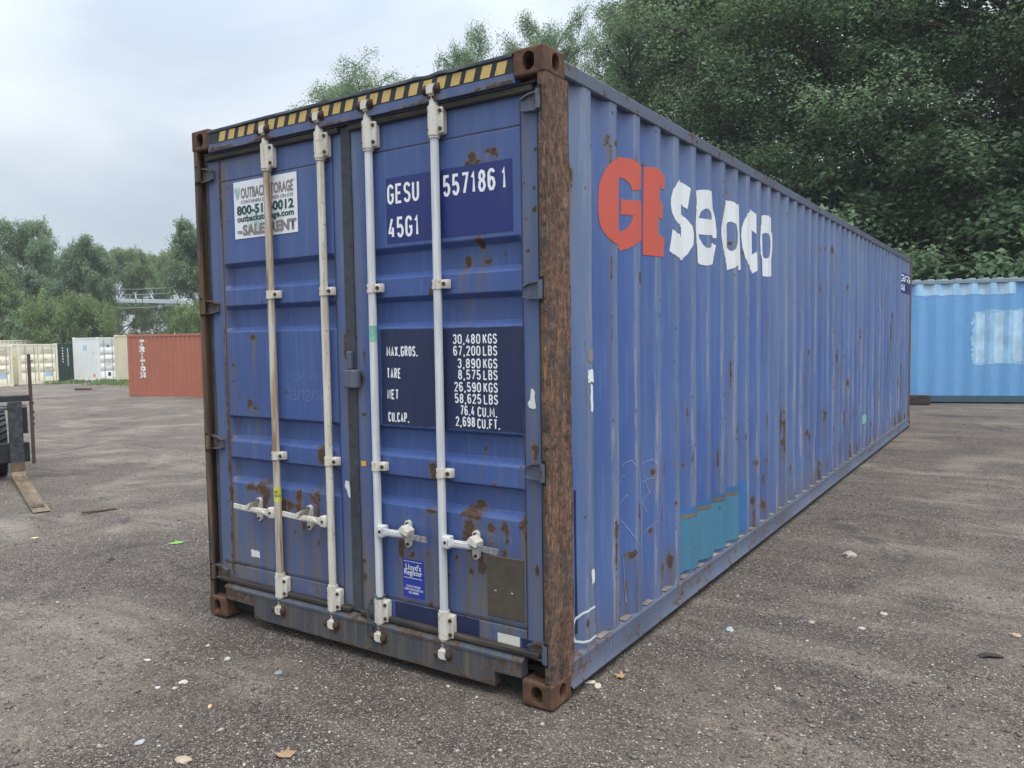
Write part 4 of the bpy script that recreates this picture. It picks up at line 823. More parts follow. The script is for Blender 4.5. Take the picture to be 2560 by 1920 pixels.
# chalk, stickers and sprayed bracket on the near bays
bm = bmesh.new()
CK = [0]
def chl(p, w=.0045): CK[0] += 1; ribbon(bm, p, w, False, .0002*CK[0])
chl([(.80, .98), (.88, 1.0), (.95, .93), (.965, .70), (.965, .52), (.955, .32)]); chl([(.78, .70), (.84, .66), (.90, .58), (.955, .515)]); chl([(.75, .86), (.80, .93), (.84, .92)]); chl([(.76, .78), (.86, .82)])
chl([(1.05, .955), (1.16, .965), (1.24, .86), (1.25, .72), (1.20, .62), (1.08, .55)]); chl([(1.08, .90), (1.14, .78), (1.06, .74), (1.12, .68)]); chl([(1.06, .85), (1.17, .865)]); chl([(.81, .50), (.83, .34), (.85, .24)], .005)
finish(bm, onS(.0016), cuts(.6, 1.4), 'chalk_mark', M['d_chalk_white'], BOX)
bm = bmesh.new(); ribbon(bm, [(.425, .352), (.38, .352), (.33, .345), (.292, .325), (.278, .30), (.275, .27), (.278, .24), (.292, .215), (.33, .203), (.38, .203), (.425, .207)], .012); finish(bm, onS(.0016), cuts(.2, .45), 'sprayed_bracket', M['d_spray'], BOX)
for (a, b, c_, d_, mt) in ((.395, .425, .47, .54, 'd_paper'), (.375, .425, 1.54, 1.60, 'd_grey'), (.375, .43, 1.44, 1.50, 'd_paper'), (.395, .42, 1.30, 1.43, 'd_paper')):
    bm = bmesh.new(); polys(bm, ragged(a, b, c_, d_, .005, 4, int(a*999+c_*77))); finish(bm, onS(.0014), cuts(a-.01, b+.01), 'torn_label', M[mt], BOX)
bm = bmesh.new(); ribbon(bm, [(.295, .94), (.293, .6), (.298, .25)], .012); finish(bm, onS(.0014), cuts(.2, .45), 'dark_run', M['d_navy'], BOX)
bm = bmesh.new(); polys(bm, ragged(7.74, 7.95, .50, .60, .012, 4, 4)); finish(bm, onS(.0020), cuts(7.7, 8), 'green_tag', M['d_green_tape'], BOX)
bm = bmesh.new(); stroke_text(bm, 'NG', .93, .085, .055, .05, total=.14); stroke_text(bm, 'AKRV', .52, .075, .06, .05, total=.18); 
finish(bm, lambda y, z, w=0: (.0012, y, z), (), 'chalk_mark', M['d_chalk'], BOX)

# ------------------------------------------------------------------ containers further off
def cpaint(name, c, rust=.0, speck=.15, fade=1.25):
    return paint(name, tuple(x*.93 for x in c), c, tuple(min(.9, x*fade+.02) for x in c), base_rust=rust, speck=speck, grime=.4, streak=(5, 5, .5))
M['c_cream'] = cpaint('cream_container_paint', (.76, .71, .55)); M['c_tan'] = cpaint('tan_container_paint', (.66, .59, .42))
M['c_white'] = cpaint('white_container_paint', (.78, .80, .78)); M['c_green'] = cpaint('dark_green_container_paint', (.022, .050, .044))
M['c_red'] = cpaint('red_oxide_container_paint', (.39, .130, .080), .02, .5, 1.05); M['c_sky'] = cpaint('sky_blue_container_paint', (.15, .35, .62), .10, 1.0, 1.15)
M['c_teal_rail'] = cpaint('teal_rail_paint', (.05, .10, .13), .15, 1); M['c_sky_rail'] = cpaint('grey_blue_rail_paint', (.20, .26, .31), .16, 1)
M['c_brown'] = cpaint('brown_post_paint', (.13, .05, .04), .2, 1); M['c_grey'] = plain('grey_bar_metal', (.33, .36, .36), .5)
M['c_patch'] = plain('pale_blue_overpaint', (.42, .60, .74), .6, .25, 3); M['c_patch2'] = plain('light_blue_overpaint', (.31, .52, .72), .6, .25, 4)
def corr(L0, L1, z0, z1, pitch, dep, fn):
    "corrugated sheet between L0 and L1; fn(u, d, z) -> local point"
    n = max(1, round((L1-L0)/pitch)); p = (L1-L0)/n; us = [L0]; ds = [0]
    for k in range(n):
        for f, d in ((.13, 0), (.37, 1), (.63, 1), (.87, 0)): us.append(L0+p*(k+f)); ds.append(d)
    us.append(L1); ds.append(0)
    P = [fn(u, d*dep, z) for u, d in zip(us, ds) for z in (z0, (z0+z1)/2, z1)]
    return np.array(P), len(us), (us, ds)
def bg_container(label, loc, rz, Ln, H, col, rail=None, post_m=None, door=True, pitch=.28, dep=.036, group=None, pockets=None, bars=2, cat='container', scallop=False):
    rail = rail or col; post_m = post_m or rail; Wd = 2.438
    t = tag(empty('storage_container', loc, rz), label, cat, group)
    P, n, prof = corr(.12, Ln-.12, .16, H-.09, pitch, dep, lambda u, d, z: (u, .012+d, z)); lob('side_wall', grid_mesh('side_wall', P, n, 3), col, t)
    P, n, _ = corr(.12, Ln-.12, .16, H-.09, pitch, dep, lambda u, d, z: (u, Wd-.012-d, z)); lob('side_wall', grid_mesh('side_wall', P, n, 3), col, t)
    P, n, _ = corr(.12, Wd-.12, .16, H-.09, .25, .04, lambda u, d, z: (.015+d, u, z)); lob('end_wall', grid_mesh('end_wall', P, n, 3), col, t)
    MB().box((.03, .03, H-.05), (Ln-.03, Wd-.03, H-.03)).build('roof', rail, t)
    for y in (.002, Wd-.062):
        MB().box((.13, y, H-.10), (Ln-.13, y+.06, H-.02), .006).build('top_rail', rail, t)
        b = MB()
        if pockets and y < 1:
            xs = [.13]+[e for c in pockets for e in (c-.17, c+.17)]+[Ln-.13]
            for a, c in zip(xs[::2], xs[1::2]): b.box((a, y, .02), (c, y+.05, .165))
            for c in pockets: b.box((c-.17, y, .125), (c+.17, y+.05, .165))
        else: b.box((.13, y, .02), (Ln-.13, y+.05, .165))
        b.build('bottom_rail', rail, t)
    if pockets:
        for c in pockets: MB().box((c-.17, .03, .02), (c+.17, .06, .125)).build('fork_pocket', M['dark'], t)
    for x in (0, Ln-.16):
        for y in (0, Wd-.12): MB().box((x, y+.001, .11), (x+.16, y+.119, H-.11), .008).build('corner_post', post_m, t)
    for x in (-.004, Ln-.174):
        for y in (-.004, Wd-.158):
            for z in (0, H-.118): MB().box((x, y, z), (x+.178, y+.162, z+.118), .01).build('corner_casting', post_m, t)
    for z, h in ((.02, .14), (H-.11, .09)):
        MB().box((.005, .13, z), (.07, Wd-.13, z+h)).build('end_beam', rail, t); MB().box((Ln-.07, .13, z), (Ln-.005, Wd-.13, z+h)).build('end_beam', rail, t)
    if door:
        for k in range(2):
            y0, y1 = .135+k*1.09, 1.21+k*1.095
            zz = [.17]; ds = [0]; n = 5 if H > 2.7 else 4; hz = (H-.11-.17)
            for i in range(1, n):
                z = .17+hz*i/n+.03; zz += [z-.09, z-.07, z+.03, z+.06]; ds += [0, 1, 1, 0]
            zz.append(H-.115); ds.append(0)
            P = [(Ln-.03-.026*d*e, y, z) for z, d in zip(zz, ds) for y, e in ((y0, 0), (y0+.07, 0), (y0+.10, 1), (y1-.10, 1), (y1-.07, 0), (y1, 0))]
            d = lob('door', grid_mesh('door', np.array(P), len(zz), 6), col, t)
            MB().box((Ln-.035, y1, .18), (Ln-.022, y1+.018, H-.12)).build('door_seal', M['rubber'], d)
            for q in range(4):
                z = .32+q*(H-.62)/3; y = y0-.02 if k == 0 else y1+.02
                MB().box((Ln-.03, min(y, y+.06), z), (Ln-.012, max(y, y+.06), z+.07)).build('hinge', rail, d)
            for q in range(bars):
                yb = y0+(.32 if q == 0 else .86) if bars == 2 else y0+.6
                b = MB().cyl((Ln-.008, yb, .10), (Ln-.008, yb, H-.05), .019, n=8).build('locking_bar', M['c_grey'], t)
                for z in (.16, H*.36, H*.66, H-.14): MB().box((Ln-.026, yb-.04, z-.03), (Ln+.006, yb+.04, z+.03)).build('guide_clip', rail, b)
                sgn = 1 if q == 0 else -1
                MB().box((Ln+.004, min(yb, yb+sgn*.42), H*.40-.012+.05*q), (Ln+.014, max(yb, yb+sgn*.42), H*.40+.012+.05*q)).build('handle', M['c_grey'], b)
    else:
        P, n, _ = corr(.12, Wd-.12, .16, H-.09, .25, .04, lambda u, d, z: (Ln-.015-d, u, z)); lob('end_wall', grid_mesh('end_wall', P, n, 3), col, t)
    if scallop:
        for k in range(int((Ln-.4)/.28)):
            MB().box((.2+k*.28, .03, H-.03), (.34+k*.28, .5, H+.012), .012).build('roof_rib', rail, t)
    return t, prof
def side_decal(t, prof, outl, mat, off=.004, name='lettering', dep=.036, bm=None):
    us, ds = prof
    def pl(u, z, w=0): return (u, .012+float(np.interp(u, us, ds))*dep-off+w, z)
    if bm is None: bm = bmesh.new(); polys(bm, outl)
    lo = min(v.co.x for v in bm.verts); hi = max(v.co.x for v in bm.verts)
    o = finish(bm, pl, [u for u in us if lo < u < hi], name, mat, None); o.parent = t; return o
def end_rect(t, Ln, y0, y1, z0, z1, mat, name='sticker', off=-.026):
    m = MB(); m.poly([(Ln+off, y0, z0), (Ln+off, y1, z0), (Ln+off, y1, z1), (Ln+off, y0, z1)]); return m.build(name, mat, t)
M['p_orange'] = plain('orange_label', (.72, .34, .06), .5, .05); M['p_ltblue'] = plain('pale_blue_label', (.40, .58, .74), .5, .2, 20); M['p_black'] = plain('dark_label', (.05, .05, .055), .5, .1); M['p_grey'] = plain('faint_grey_print', (.36, .33, .24), .6, .1)
# cream pair with their doors this way
def cream(label, x, y, H):
    t, pr = bg_container(label, (x-6.058, y, T(x)), 0, 6.058, H, M['c_cream'], group='cream containers with doors facing the yard')
    L_ = 6.058
    end_rect(t, L_, 1.50, 1.80, 1.53, 1.63, M['p_orange']); end_rect(t, L_, 1.62, 2.08, .48, .78, M['p_ltblue'])
    end_rect(t, L_, 1.60, 2.10, 2.14, 2.18, M['p_grey'], 'faint_number'); end_rect(t, L_, 1.82, 2.02, 2.02, 2.06, M['p_grey'], 'faint_number')
    for u, mt in ((L_-.55, 'p_orange'), ): side_decal(t, pr, [(u-.08, 1.6), (u+.08, 1.6), (u+.08, 1.75), (u-.08, 1.75)], M[mt], name='sticker')
    return t
cream('cream container with two closed doors, right beside the dark green one', -51.6, 21.19, 2.60)
cream('cream container with closed doors cut by the left edge of the photo', -49.94, 17.70, 2.50)
bg_container('taller cream container whose corrugated top shows behind the cream pair', (-58.3, 13.3, T(-58.3)), R(90), 12.19, 3.03, M['c_cream'], door=False)
# dark green end between the cream and the white one
t, pr = bg_container('dark green container end squeezed between the cream and white containers', (-57.2, 23.95, T(-54)-.03), 0, 2.99, 2.66, M['c_green'], door=False)
for i in range(9): end_rect(t, 2.99, 1.62, 1.70, 2.25-i*.14, 2.33-i*.14, M['d_white'], 'faint_number', .004)
for i in range(6): end_rect(t, 2.99, 1.28, 1.35, 2.3-i*.19, 2.40-i*.19, M['d_white'], 'faint_number', .004)
end_rect(t, 2.99, 1.60, 1.72, 1.75, 1.92, M['p_orange'], 'sticker', .006)
# white ten-foot box
t, pr = bg_container('small white container with fork pockets and orange stickers', (-51.37, 24.5, T(-48.4)), 0, 2.99, 2.90, M['c_white'], pockets=(1.1, 1.92))
WL = 2.99
side_decal(t, pr, [(1.24, 2.05), (1.70, 2.05), (1.70, 2.38), (1.24, 2.38)], M['p_ltblue'], name='sticker'); side_decal(t, pr, [(2.42, 1.78), (2.56, 1.78), (2.56, 1.95), (2.42, 1.95)], M['p_orange'], name='sticker')
side_decal(t, pr, [(2.36, .33), (2.64, .33), (2.64, .52), (2.36, .52)], M['p_orange'], name='sticker')
for u in (1.1, 1.92): side_decal(t, pr, [(u-.17, .265), (u+.17, .265), (u+.17, .29), (u-.17, .29)], M['p_orange'], name='sticker')
for i in range(10): side_decal(t, pr, [(2.20, 2.45-i*.15), (2.25, 2.45-i*.15), (2.25, 2.54-i*.15), (2.20, 2.54-i*.15)], M['p_grey'], name='faint_number')
end_rect(t, WL, .50, .98, 1.42, 1.47, M['p_orange']); end_rect(t, WL, .66, .82, 2.26, 2.40, plain('blue_logo', (.10, .16, .40))); end_rect(t, WL, .66, .86, .38, .62, M['p_black'])
for a in (2.75, 2.92): side_decal(t, pr, [(a-.12, 2.815), (a, 2.815), (a, 2.86), (a-.12, 2.86)], M['tape_yellow'], name='height_stripe', off=.018)
# tan strip between the white and the red one
bg_container('tan container whose end shows between the white and red containers', (-44.42, 23.37, T(-44.4)), R(1), 12.19, 2.91, M['c_tan'], door=False)
# red one with vertical lettering
t, pr = bg_container('red oxide container with white vertical lettering beside the big blue one', (-28.44, 14.81, T(-28.44)), R(2.2), 12.19, 2.47, M['c_red'], post_m=M['c_red'], door=False)
bm = bmesh.new()
for ch, zz in zip('TRITON', (2.03, 1.77, 1.515, 1.255, 1.0, .745)):
    x0, w, h, s = .775, .30, .225, .075
    if ch == 'I': x0 += .075; w = .15
    for gi, (cl, pts) in enumerate(GLY[ch]): ribbon(bm, [(x0+s/2+px*(w-s), zz+s/2+py*(h-s)) for px, py in pts], s, bool(cl), .003*gi)
    def serif(cx, cz, ww=.13): ribbon(bm, [(x0+cx*w-ww/2, zz+cz), (x0+cx*w+ww/2, zz+cz)], .045, False, .009+.001*cx)
    if ch in 'TI': serif(.5, .022, .17)
    if ch == 'I': serif(.5, h-.022, .17)
    if ch == 'T': ribbon(bm, [(x0+.022, zz+h), (x0+.022, zz+h-.10)], .045, False, .007); ribbon(bm, [(x0+w-.022, zz+h), (x0+w-.022, zz+h-.10)], .045, False, .008)
    if ch in 'RN': serif(.12, .022); serif(.12, h-.022)
    if ch == 'R': serif(.92, .022, .10)
    if ch == 'N': serif(.88, h-.022)
side_decal(t, pr, None, M['d_white'], bm=bm)
# sky blue one on the right
ang = math.atan2(.72, 2.14)
t, pr = bg_container('sky blue container with pale overpainted blocks behind the big blue one', (-.52-3.0*math.cos(ang), 17.2-3.0*math.sin(ang), 0), ang, 12.19, 2.80, M['c_sky'], rail=M['c_sky_rail'], post_m=M['c_sky_rail'], door=False, pitch=.37, dep=.062, scallop=True)
for o in t.children:
    if o.name.startswith('bottom_rail'): o.data.materials.clear(); o.data.materials.append(M['c_teal_rail'])
side_decal(t, pr, ragged(3.0, 5.05, 2.44, 2.70, .02, 14, 3), M['c_patch2'], dep=.062, name='overpaint')
for k, (a, b) in enumerate(((3.2, 3.45), (3.6, 3.78), (3.98, 4.16), (4.34, 4.55), (4.72, 5.0))): side_decal(t, pr, ragged(a, b, 2.45, 2.69, .012, 8, 5+k), M['c_patch'], dep=.062, off=.0055, name='overpaint')
side_decal(t, pr, ragged(4.20, 9.2, .86, 2.08, .045, 30, 6), M['c_patch2'], dep=.062, name='overpaint')
for k in range(12):
    a = 4.27+k*.37; side_decal(t, pr, ragged(a, a+.20, .90+.05*random.random(), 2.06-.06*random.random(), .015, 10, 20+k), M['c_patch'], dep=.062, off=.0055, name='overpaint')
# timber sleeper at its foot
t = NT('old_timber'); a = t.noise(1, 5, .6, t.map((3, 40, 40))); t.bump(a, .5, .01); M['timber'] = t.out(t.ramp(a, [(.35, (.022, .018, .016)), (.65, (.085, .068, .058))]), .9)
m = MB(); m.box((-1.25, -.10, 0), (1.25, .10, .20), .012, 2); o = m.build('timber_sleeper', M['timber']); o.location = (-1.38, 16.86, .002); o.rotation_euler = (0, 0, R(-2)); tag(o, 'dark timber sleeper lying at the foot of the sky blue container', 'timber')
m = MB(); m.box((-.42, -.07, 0), (.42, .07, .11), .008); m.box((.3, -.16, 0), (.7, -.05, .03)); o = m.build('scrap_plank', plain('reddish_scrap_wood', (.10, .055, .045), .85, .3)); o.location = (-37.2, 17.6, T(-37.2)); o.rotation_euler = (0, 0, R(25)); tag(o, 'reddish scrap plank on the dirt in front of the white container', 'plank')

# ------------------------------------------------------------------ forklift at the left edge
FK = tag(empty('forklift', (-9.32, 2.02, T(-9.3)), math.atan2(-.34, .94)), 'dark forklift front with a worn fork, cut by the left edge', 'forklift')
M['fk_dark'] = plain('worn_dark_steel', (.030, .032, .036), .55, .4, 14, .5, .3); M['fk_rust'] = rusty('rusted_angle_iron', [(.35, (.035, .025, .025)), (.5, (.075, .045, .042)), (.65, (.12, .075, .065))], (30, 30, 6))
t = NT('worn_fork_steel'); a = t.noise(1, 5, .65, t.map((2.5, 14, 14))); b = t.noise(30, 5, .65); sx = t.n('ShaderNodeSeparateXYZ'); t.t.links.new(t.co, sx.inputs[0])
bare = t.ramp(t.math('ADD', t.math('MULTIPLY', a, .7), t.math('MULTIPLY', b, .3)), [(.38, (.085, .072, .060)), (.5, (.185, .130, .082)), (.62, (.28, .215, .145))])
zf = t.math('ADD', sx.outputs[2], t.math('MULTIPLY', t.math('SUBTRACT', b, .5), .10))
t.bump(b, .3, .004); M['fork'] = t.out(t.mix(t.step(zf, .20, .27), bare, t.ramp(a, [(.4, (.035, .037, .042)), (.65, (.085, .088, .092))])), .5, .3)
# local frame: +x runs along the forks, +y to the right as seen in the photo
def fork(y):
    m = MB()
    m.prism([(0, .05), (.10, .02), (2.60, .035), (2.66, .05), (2.62, .058), (.14, .085), (.075, .13), (.07, 1.04), (0, 1.04)], 'y', y-.078, y+.078)
    f = m.build('fork', M['fork'], FK); MB().box((2.30, y-.070, .063), (2.45, y+.05, .070), .003).build('fork_wear_lip', M['fk_rust'], f); return f
fork(0.0); fork(-1.10)
MB().box((-.10, -1.45, 1.045), (.03, .165, 1.125), .008).build('carriage_top_bar', M['fk_dark'], FK)
MB().cyl((-.05, -1.40, .965), (-.05, .14, .965), .030, n=12).build('fork_shaft', M['galv'], FK, True)
MB().box((-.16, -1.45, .24), (-.03, .15, .50), .01).build('carriage_bottom_bar', M['fk_dark'], FK)
m = MB(); m.prism([(-.05, .96), (-.01, .96), (-.01, .62), (-.03, .68), (-.05, .78)], 'y', .08, .14); m.build('shaft_bracket', M['fk_dark'], FK)
for y in (.168, -1.49):
    m = MB(); m.box((-.02, y, .21), (.012, y+.040, 1.66), .004); m.box((-.02, y-.0, .22), (-.012, y+.004, 1.66)); p_ = m.build('backrest_post', M['fk_rust'], FK)
    for z in (.72, .80, .88, 1.0): MB().box((.0, y+.038, z), (.02, y+.052, z+.035), .003).build('weld_lug', M['fk_rust'], p_)
    MB().cyl((.0, y+.038, 1.58), (.0, y+.062, 1.58), .022, n=8).build('bolt', M['galv'], p_)
MB().box((-.06, -1.45, 1.128), (-.01, -.15, 1.19), .01).build('load_guard_bar', M['fk_rust'], FK)
for y in (-.92, -.38): MB().box((-.42, y, .10), (-.17, y+.12, 3.0), .01).build('mast_rail', M['fk_dark'], FK)
def tyre(x, y, r, w):
    c = (x, y, r)
    o = MB().cyl((x, y-w/2, r), (x, y+w/2, r), r*.94, n=36).build('wheel', M['rubber'], FK, True)
    for k in range(30):
        a = 2*math.pi*k/30
        for s in (-1, 1):
            Mx = Matrix.Translation(c) @ Matrix.Rotation(-a-(.10 if s > 0 else 0), 4, 'Y') @ Matrix.Translation((0, s*w*.25, r*.955)) @ Matrix.Rotation(R(24)*s, 4, 'Z')
            MB().box((-.026*r/.45, -w*.25, -.03), (.026*r/.45, w*.25, .022), .004, M=Mx).build('tread_lug', M['rubber'], o)
    MB().cyl((x, y-w/2-.012, r), (x, y+w/2+.012, r), r*.52, n=24).build('rim', M['fk_dark'], o, True)
tyre(-.72, -.245, .455, .34); tyre(-.72, -1.05, .455, .34)
m = MB(); m.box((-2.6, -1.15, .35), (-.75, -.15, 1.25), .05, 2); m.box((-2.7, -1.1, .3), (-2.2, -.2, 1.55), .08, 2); m.build('chassis', plain('forklift_body_paint', (.05, .05, .055), .5, .2), FK)
tyre(-2.2, -.30, .36, .26); tyre(-2.2, -1.0, .36, .26)
for x in (-2.1, -.95):
    for y in (-1.1, -.24): MB().box((x, y, 1.2), (x+.07, y+.07, 2.25)).build('guard_post', M['fk_dark'], FK)
MB().box((-2.15, -1.12, 2.25), (-.85, -.16, 2.32), .02).build('overhead_guard', M['fk_dark'], FK)

# ------------------------------------------------------------------ trees
def leaf_mat(name, c0, c1, c2):
    t = NT(name); r = t.attr('lrand')
    col = t.ramp(r, [(0, c0), (.55, c1), (1, c2)]); t.set(t.b.inputs['Base Color'], col); t.b.inputs['Roughness'].default_value = .42; t.b.inputs['Specular IOR Level'].default_value = .35
    tr = t.n('ShaderNodeBsdfTranslucent'); t.t.links.new(t.mix(.35, col, (.16, .22, .03)), tr.inputs[0])
    ms = t.n('ShaderNodeMixShader'); ms.inputs[0].default_value = .45; t.t.links.new(t.b.outputs[0], ms.inputs[1]); t.t.links.new(tr.outputs[0], ms.inputs[2]); t.t.links.new(ms.outputs[0], t.o.inputs[0]); return t.m
M['leaf'] = leaf_mat('leaf_green', (.115, .190, .105), (.200, .300, .165), (.31, .41, .24))
M['leaf_dark'] = leaf_mat('leaf_dark_green', (.085, .150, .088), (.155, .240, .130), (.25, .34, .19))
M['leaf_light'] = leaf_mat('leaf_light_green', (.115, .180, .070), (.185, .265, .10), (.28, .36, .13))
t = NT('bark'); a = t.noise(1, 5, .6, t.map((30, 30, 5))); t.bump(a, .6, .02); M['bark'] = t.out(t.ramp(a, [(.35, (.035, .03, .026)), (.65, (.10, .09, .078))]), .9)
M['twig'] = plain('dry_twig', (.20, .165, .135), .9, .3)
def leaves(C, Nn, rng, ln, wd, tint):
    "one folded four-corner leaf per centre"
    n = len(C); a = rng.uniform(0, 2*np.pi, n)
    ref = np.stack([np.cos(a), np.sin(a), rng.normal(-.25, .3, n)], 1)
    Nn = Nn/np.linalg.norm(Nn, axis=1, keepdims=True)
    d = ref-(ref*Nn).sum(1, keepdims=True)*Nn; d /= np.linalg.norm(d, axis=1, keepdims=True)
    s = np.cross(Nn, d); l = (ln*rng.uniform(.65, 1.3, n))[:, None]; w = (wd*rng.uniform(.7, 1.25, n))[:, None]
    V = np.stack([C-d*l*.5, C+s*w*.5+d*l*.05+Nn*w*.12, C+d*l*.5-Nn*l*.08, C-s*w*.5+d*l*.05+Nn*w*.12], 1).reshape(-1, 3)
    F = np.arange(4*n).reshape(n, 4); return V, F, np.repeat(tint, 4)
def tree_meshes(seed, H, Rr, clear=.22, limbs=34, subs=7, sprays=4, per=24, leaf=(.15, .085), spray_r=.5, top=.9, shape=1.0, droop=.25, up=.5):
    rng = np.random.default_rng(seed)
    tb = MB(); nT = 9; tz = np.linspace(0, .86*H, nT); tx = np.cumsum(rng.normal(0, .018*H/nT*2, nT)); ty = np.cumsum(rng.normal(0, .018*H/nT*2, nT)); tx[0] = ty[0] = 0
    r0 = .018*H+.03
    tb.tube([(tx[i], ty[i], tz[i]) for i in range(nT)], [r0*(1.25 if i == 0 else 1)*(1-.9*i/(nT-1)) for i in range(nT)], 8)
    C, Nn, Tn = [], [], []
    for i in range(limbs):
        f = clear+(top-clear)*((i+.5)/limbs)**.9; z = f*H; az = i*2.39996+rng.normal(0, .35)
        g = (f-clear)/(1-clear); rad = Rr*(math.sin(math.pi*min(1, .18+.82*g)**shape)**.75*.9+.12)*rng.uniform(.72, 1.15)
        px, py = np.interp(z, tz, tx), np.interp(z, tz, ty); el = up*rng.uniform(.6, 1.3)+.5*g
        pts = []
        for k in range(6):
            s = k/5; pts.append(np.array([px+math.cos(az)*rad*s+rng.normal(0, .06*rad)*s, py+math.sin(az)*rad*s+rng.normal(0, .06*rad)*s, z+rad*(math.tan(min(el, .85))*s*.75-droop*s*s)]))
        tb.tube([tuple(p) for p in pts], [max(.012, r0*.42*(1-g*.6)*(1-.85*k/5)) for k in range(6)], 5)
        for j in range(int(subs*(.8+1.2*g))):
            s = .28+.72*min(.999, (j+rng.uniform(0, 1))/int(subs*(.8+1.2*g))); k = min(4, int(s*5)); b = pts[k]+(pts[k+1]-pts[k])*(s*5-k)
            a2 = az+(1 if j % 2 else -1)*rng.uniform(.4, 1.2); l2 = rad*.38*rng.uniform(.5, 1.15)*(1.15-.5*s)+.3; dz = rng.uniform(-.25, .55)
            e = b+np.array([math.cos(a2)*l2, math.sin(a2)*l2, l2*dz])
            if rng.random() < .6: tb.tube([tuple(b), tuple((b+e)/2+np.array([0, 0, .04*l2])), tuple(e)], [.022, .014, .006], 4)
            for q in range(sprays):
                c = b+(e-b)*(.25+.75*(q+rng.uniform(0, 1))/sprays)+rng.normal(0, .10, 3)
                n = int(per*rng.uniform(.6, 1.4)); out_ = np.array([math.cos(a2), math.sin(a2), 0])
                th = rng.uniform(0, 2*np.pi, n); rr = spray_r*np.sqrt(rng.uniform(0, 1, n))*rng.uniform(.7, 1.2)
                loc = np.stack([np.cos(th)*rr, np.sin(th)*rr, rng.normal(0, .30*spray_r, n)-.45*rr*rr/spray_r], 1)
                C.append(c+loc); nn = np.stack([rng.normal(0, .7, n), rng.normal(0, .7, n), np.full(n, 1.0)], 1)+.5*out_; Nn.append(nn)
                Tn.append(np.clip(rng.normal(.42+.12*math.sin(seed+i*1.7+q), .2, n)+.14*rng.normal(), 0, 1))
    V, F, A = leaves(np.concatenate(C), np.concatenate(Nn), rng, leaf[0], leaf[1], np.concatenate(Tn))
    k = H/np.percentile(V[:, 2], 99.6); V = V*np.array([1, 1, k]); tm = tb.mesh('trunk', True); tm.transform(Matrix.Diagonal((1, 1, k, 1)))
    return tm, raw_mesh('crown', V, F, dict(lrand=A))
PROTO = {}
PROTO['A'] = tree_meshes(11, 16, 5.2, .12, 48, 8, 4, 38, (.115, .068), .55)
PROTO['B'] = tree_meshes(12, 15, 4.4, .10, 46, 8, 4, 38, (.115, .068), .55, up=.8)
PROTO['C'] = tree_meshes(13, 17, 3.8, .12, 48, 7, 4, 40, (.115, .068), .5, up=1.0, shape=.85)
PROTO['D'] = tree_meshes(14, 6, 4.2, .05, 34, 8, 4, 26, (.17, .10), .5, top=.8, up=.35)       # shrubby understorey
PROTO['F'] = tree_meshes(15, 13, 6.0, .10, 44, 7, 4, 32, (.26, .16), .75)                      # for the far side of the yard
PROTO['G'] = tree_meshes(16, 12, 4.5, .06, 42, 7, 4, 32, (.25, .15), .7, up=.6)
PROTO['S'] = tree_meshes(17, 5.5, 6.5, .03, 40, 8, 4, 30, (.22, .15), .6, top=.75, up=.3, droop=.4)
def tree(kind, az, d, H, label, group=None, leafm='leaf', wide=1.0, rot=None, name='deciduous_tree', cat='tree', sink=.0):
    x, y = 1.73+d*math.sin(R(az)), -2.9+d*math.cos(R(az)); tr, cr = PROTO[kind]
    base = {'A': 16, 'B': 15, 'C': 17, 'D': 6, 'F': 13, 'G': 12, 'S': 5.5}[kind]; s = H/base
    e = tag(empty(name, (x, y, T(x)-.05-sink), random.uniform(0, 6.28) if rot is None else rot), label, cat, group); e.scale = (s*wide, s*wide, s)
    o = lob('trunk', tr, M['bark'], e); c = lob('crown', cr, None, e)
    if not cr.materials: cr.materials.append(M['leaf'])
    c.material_slots[0].link = 'OBJECT'; c.material_slots[0].material = M[leafm]; return e
# tall wood behind the right half
RW = [('C', -25.0, 31, 14.6, 'slim tall tree at the left edge of the wood, next to the rusty corner post', .62), ('B', -21.3, 33, 16.2, 'second tall tree of the wood from its left edge', .72),
      ('A', -16.8, 31, 17.4, 'broad tree of the wood above the red logo letters', .95), ('C', -13.0, 30, 17.5, 'tall narrow tree of the wood above the white logo letters', 1.15), ('B', -9.0, 29, 17, 'leafy tree of the wood above the middle of the container roof edge', 1.05),
      ('A', -4.0, 29, 17.5, 'broad tree of the wood above the far end of the container', 1), ('C', .5, 27, 16.5, 'tree of the wood above the sky blue container near the right edge', 1.2), ('B', 6, 29, 17, 'tree of the wood just cut by the right edge', 1.1), ('A', 13, 30, 17, 'tree of the wood beyond the right edge', 1)]
for i, (k, az, d, h, lb, w) in enumerate(RW): tree(k, az, d, h, lb, 'tall trees of the wood', ('leaf', 'leaf', 'leaf_dark', 'leaf', 'leaf', 'leaf_dark', 'leaf', 'leaf', 'leaf')[i], w)
for k, az, d, h, w, lb in (('B', -19.0, 40, 19, 1.0, 'rear tree of the wood behind its left part, above the red letters'), ('A', -1.5, 38, 20, 1.1, 'rear tree of the wood in the top right corner of the photo'), ('B', 8, 40, 20, 1.1, 'rear tree of the wood outside the right edge')):
    tree(k, az, d, h, lb, 'rear trees of the wood', 'leaf_dark', w)
for i, (az, d, h) in enumerate(((-21, 30, 6.5), (-14, 30, 7), (-8, 29, 7), (-2.6, 28.5, 7), (3, 29, 7), (9.5, 30, 7))):
    tree('D', az, d, h, ['shrub of the wood hidden low behind the blue container', 'shrub of the wood below the white logo trees', 'dark shrub just left of the sky blue container top', 'dark shrub above the left end of the sky blue container', 'dark shrub above the right end of the sky blue container', 'shrub beyond the right edge'][i], 'shrubs under the wood', 'leaf_dark', 1.05, name='understorey_shrub', cat='shrub')
tree('B', -30.4, 38, 16.9, 'tree top showing behind the rusty top corner casting', 'tree tops over the container roof', 'leaf', .48)
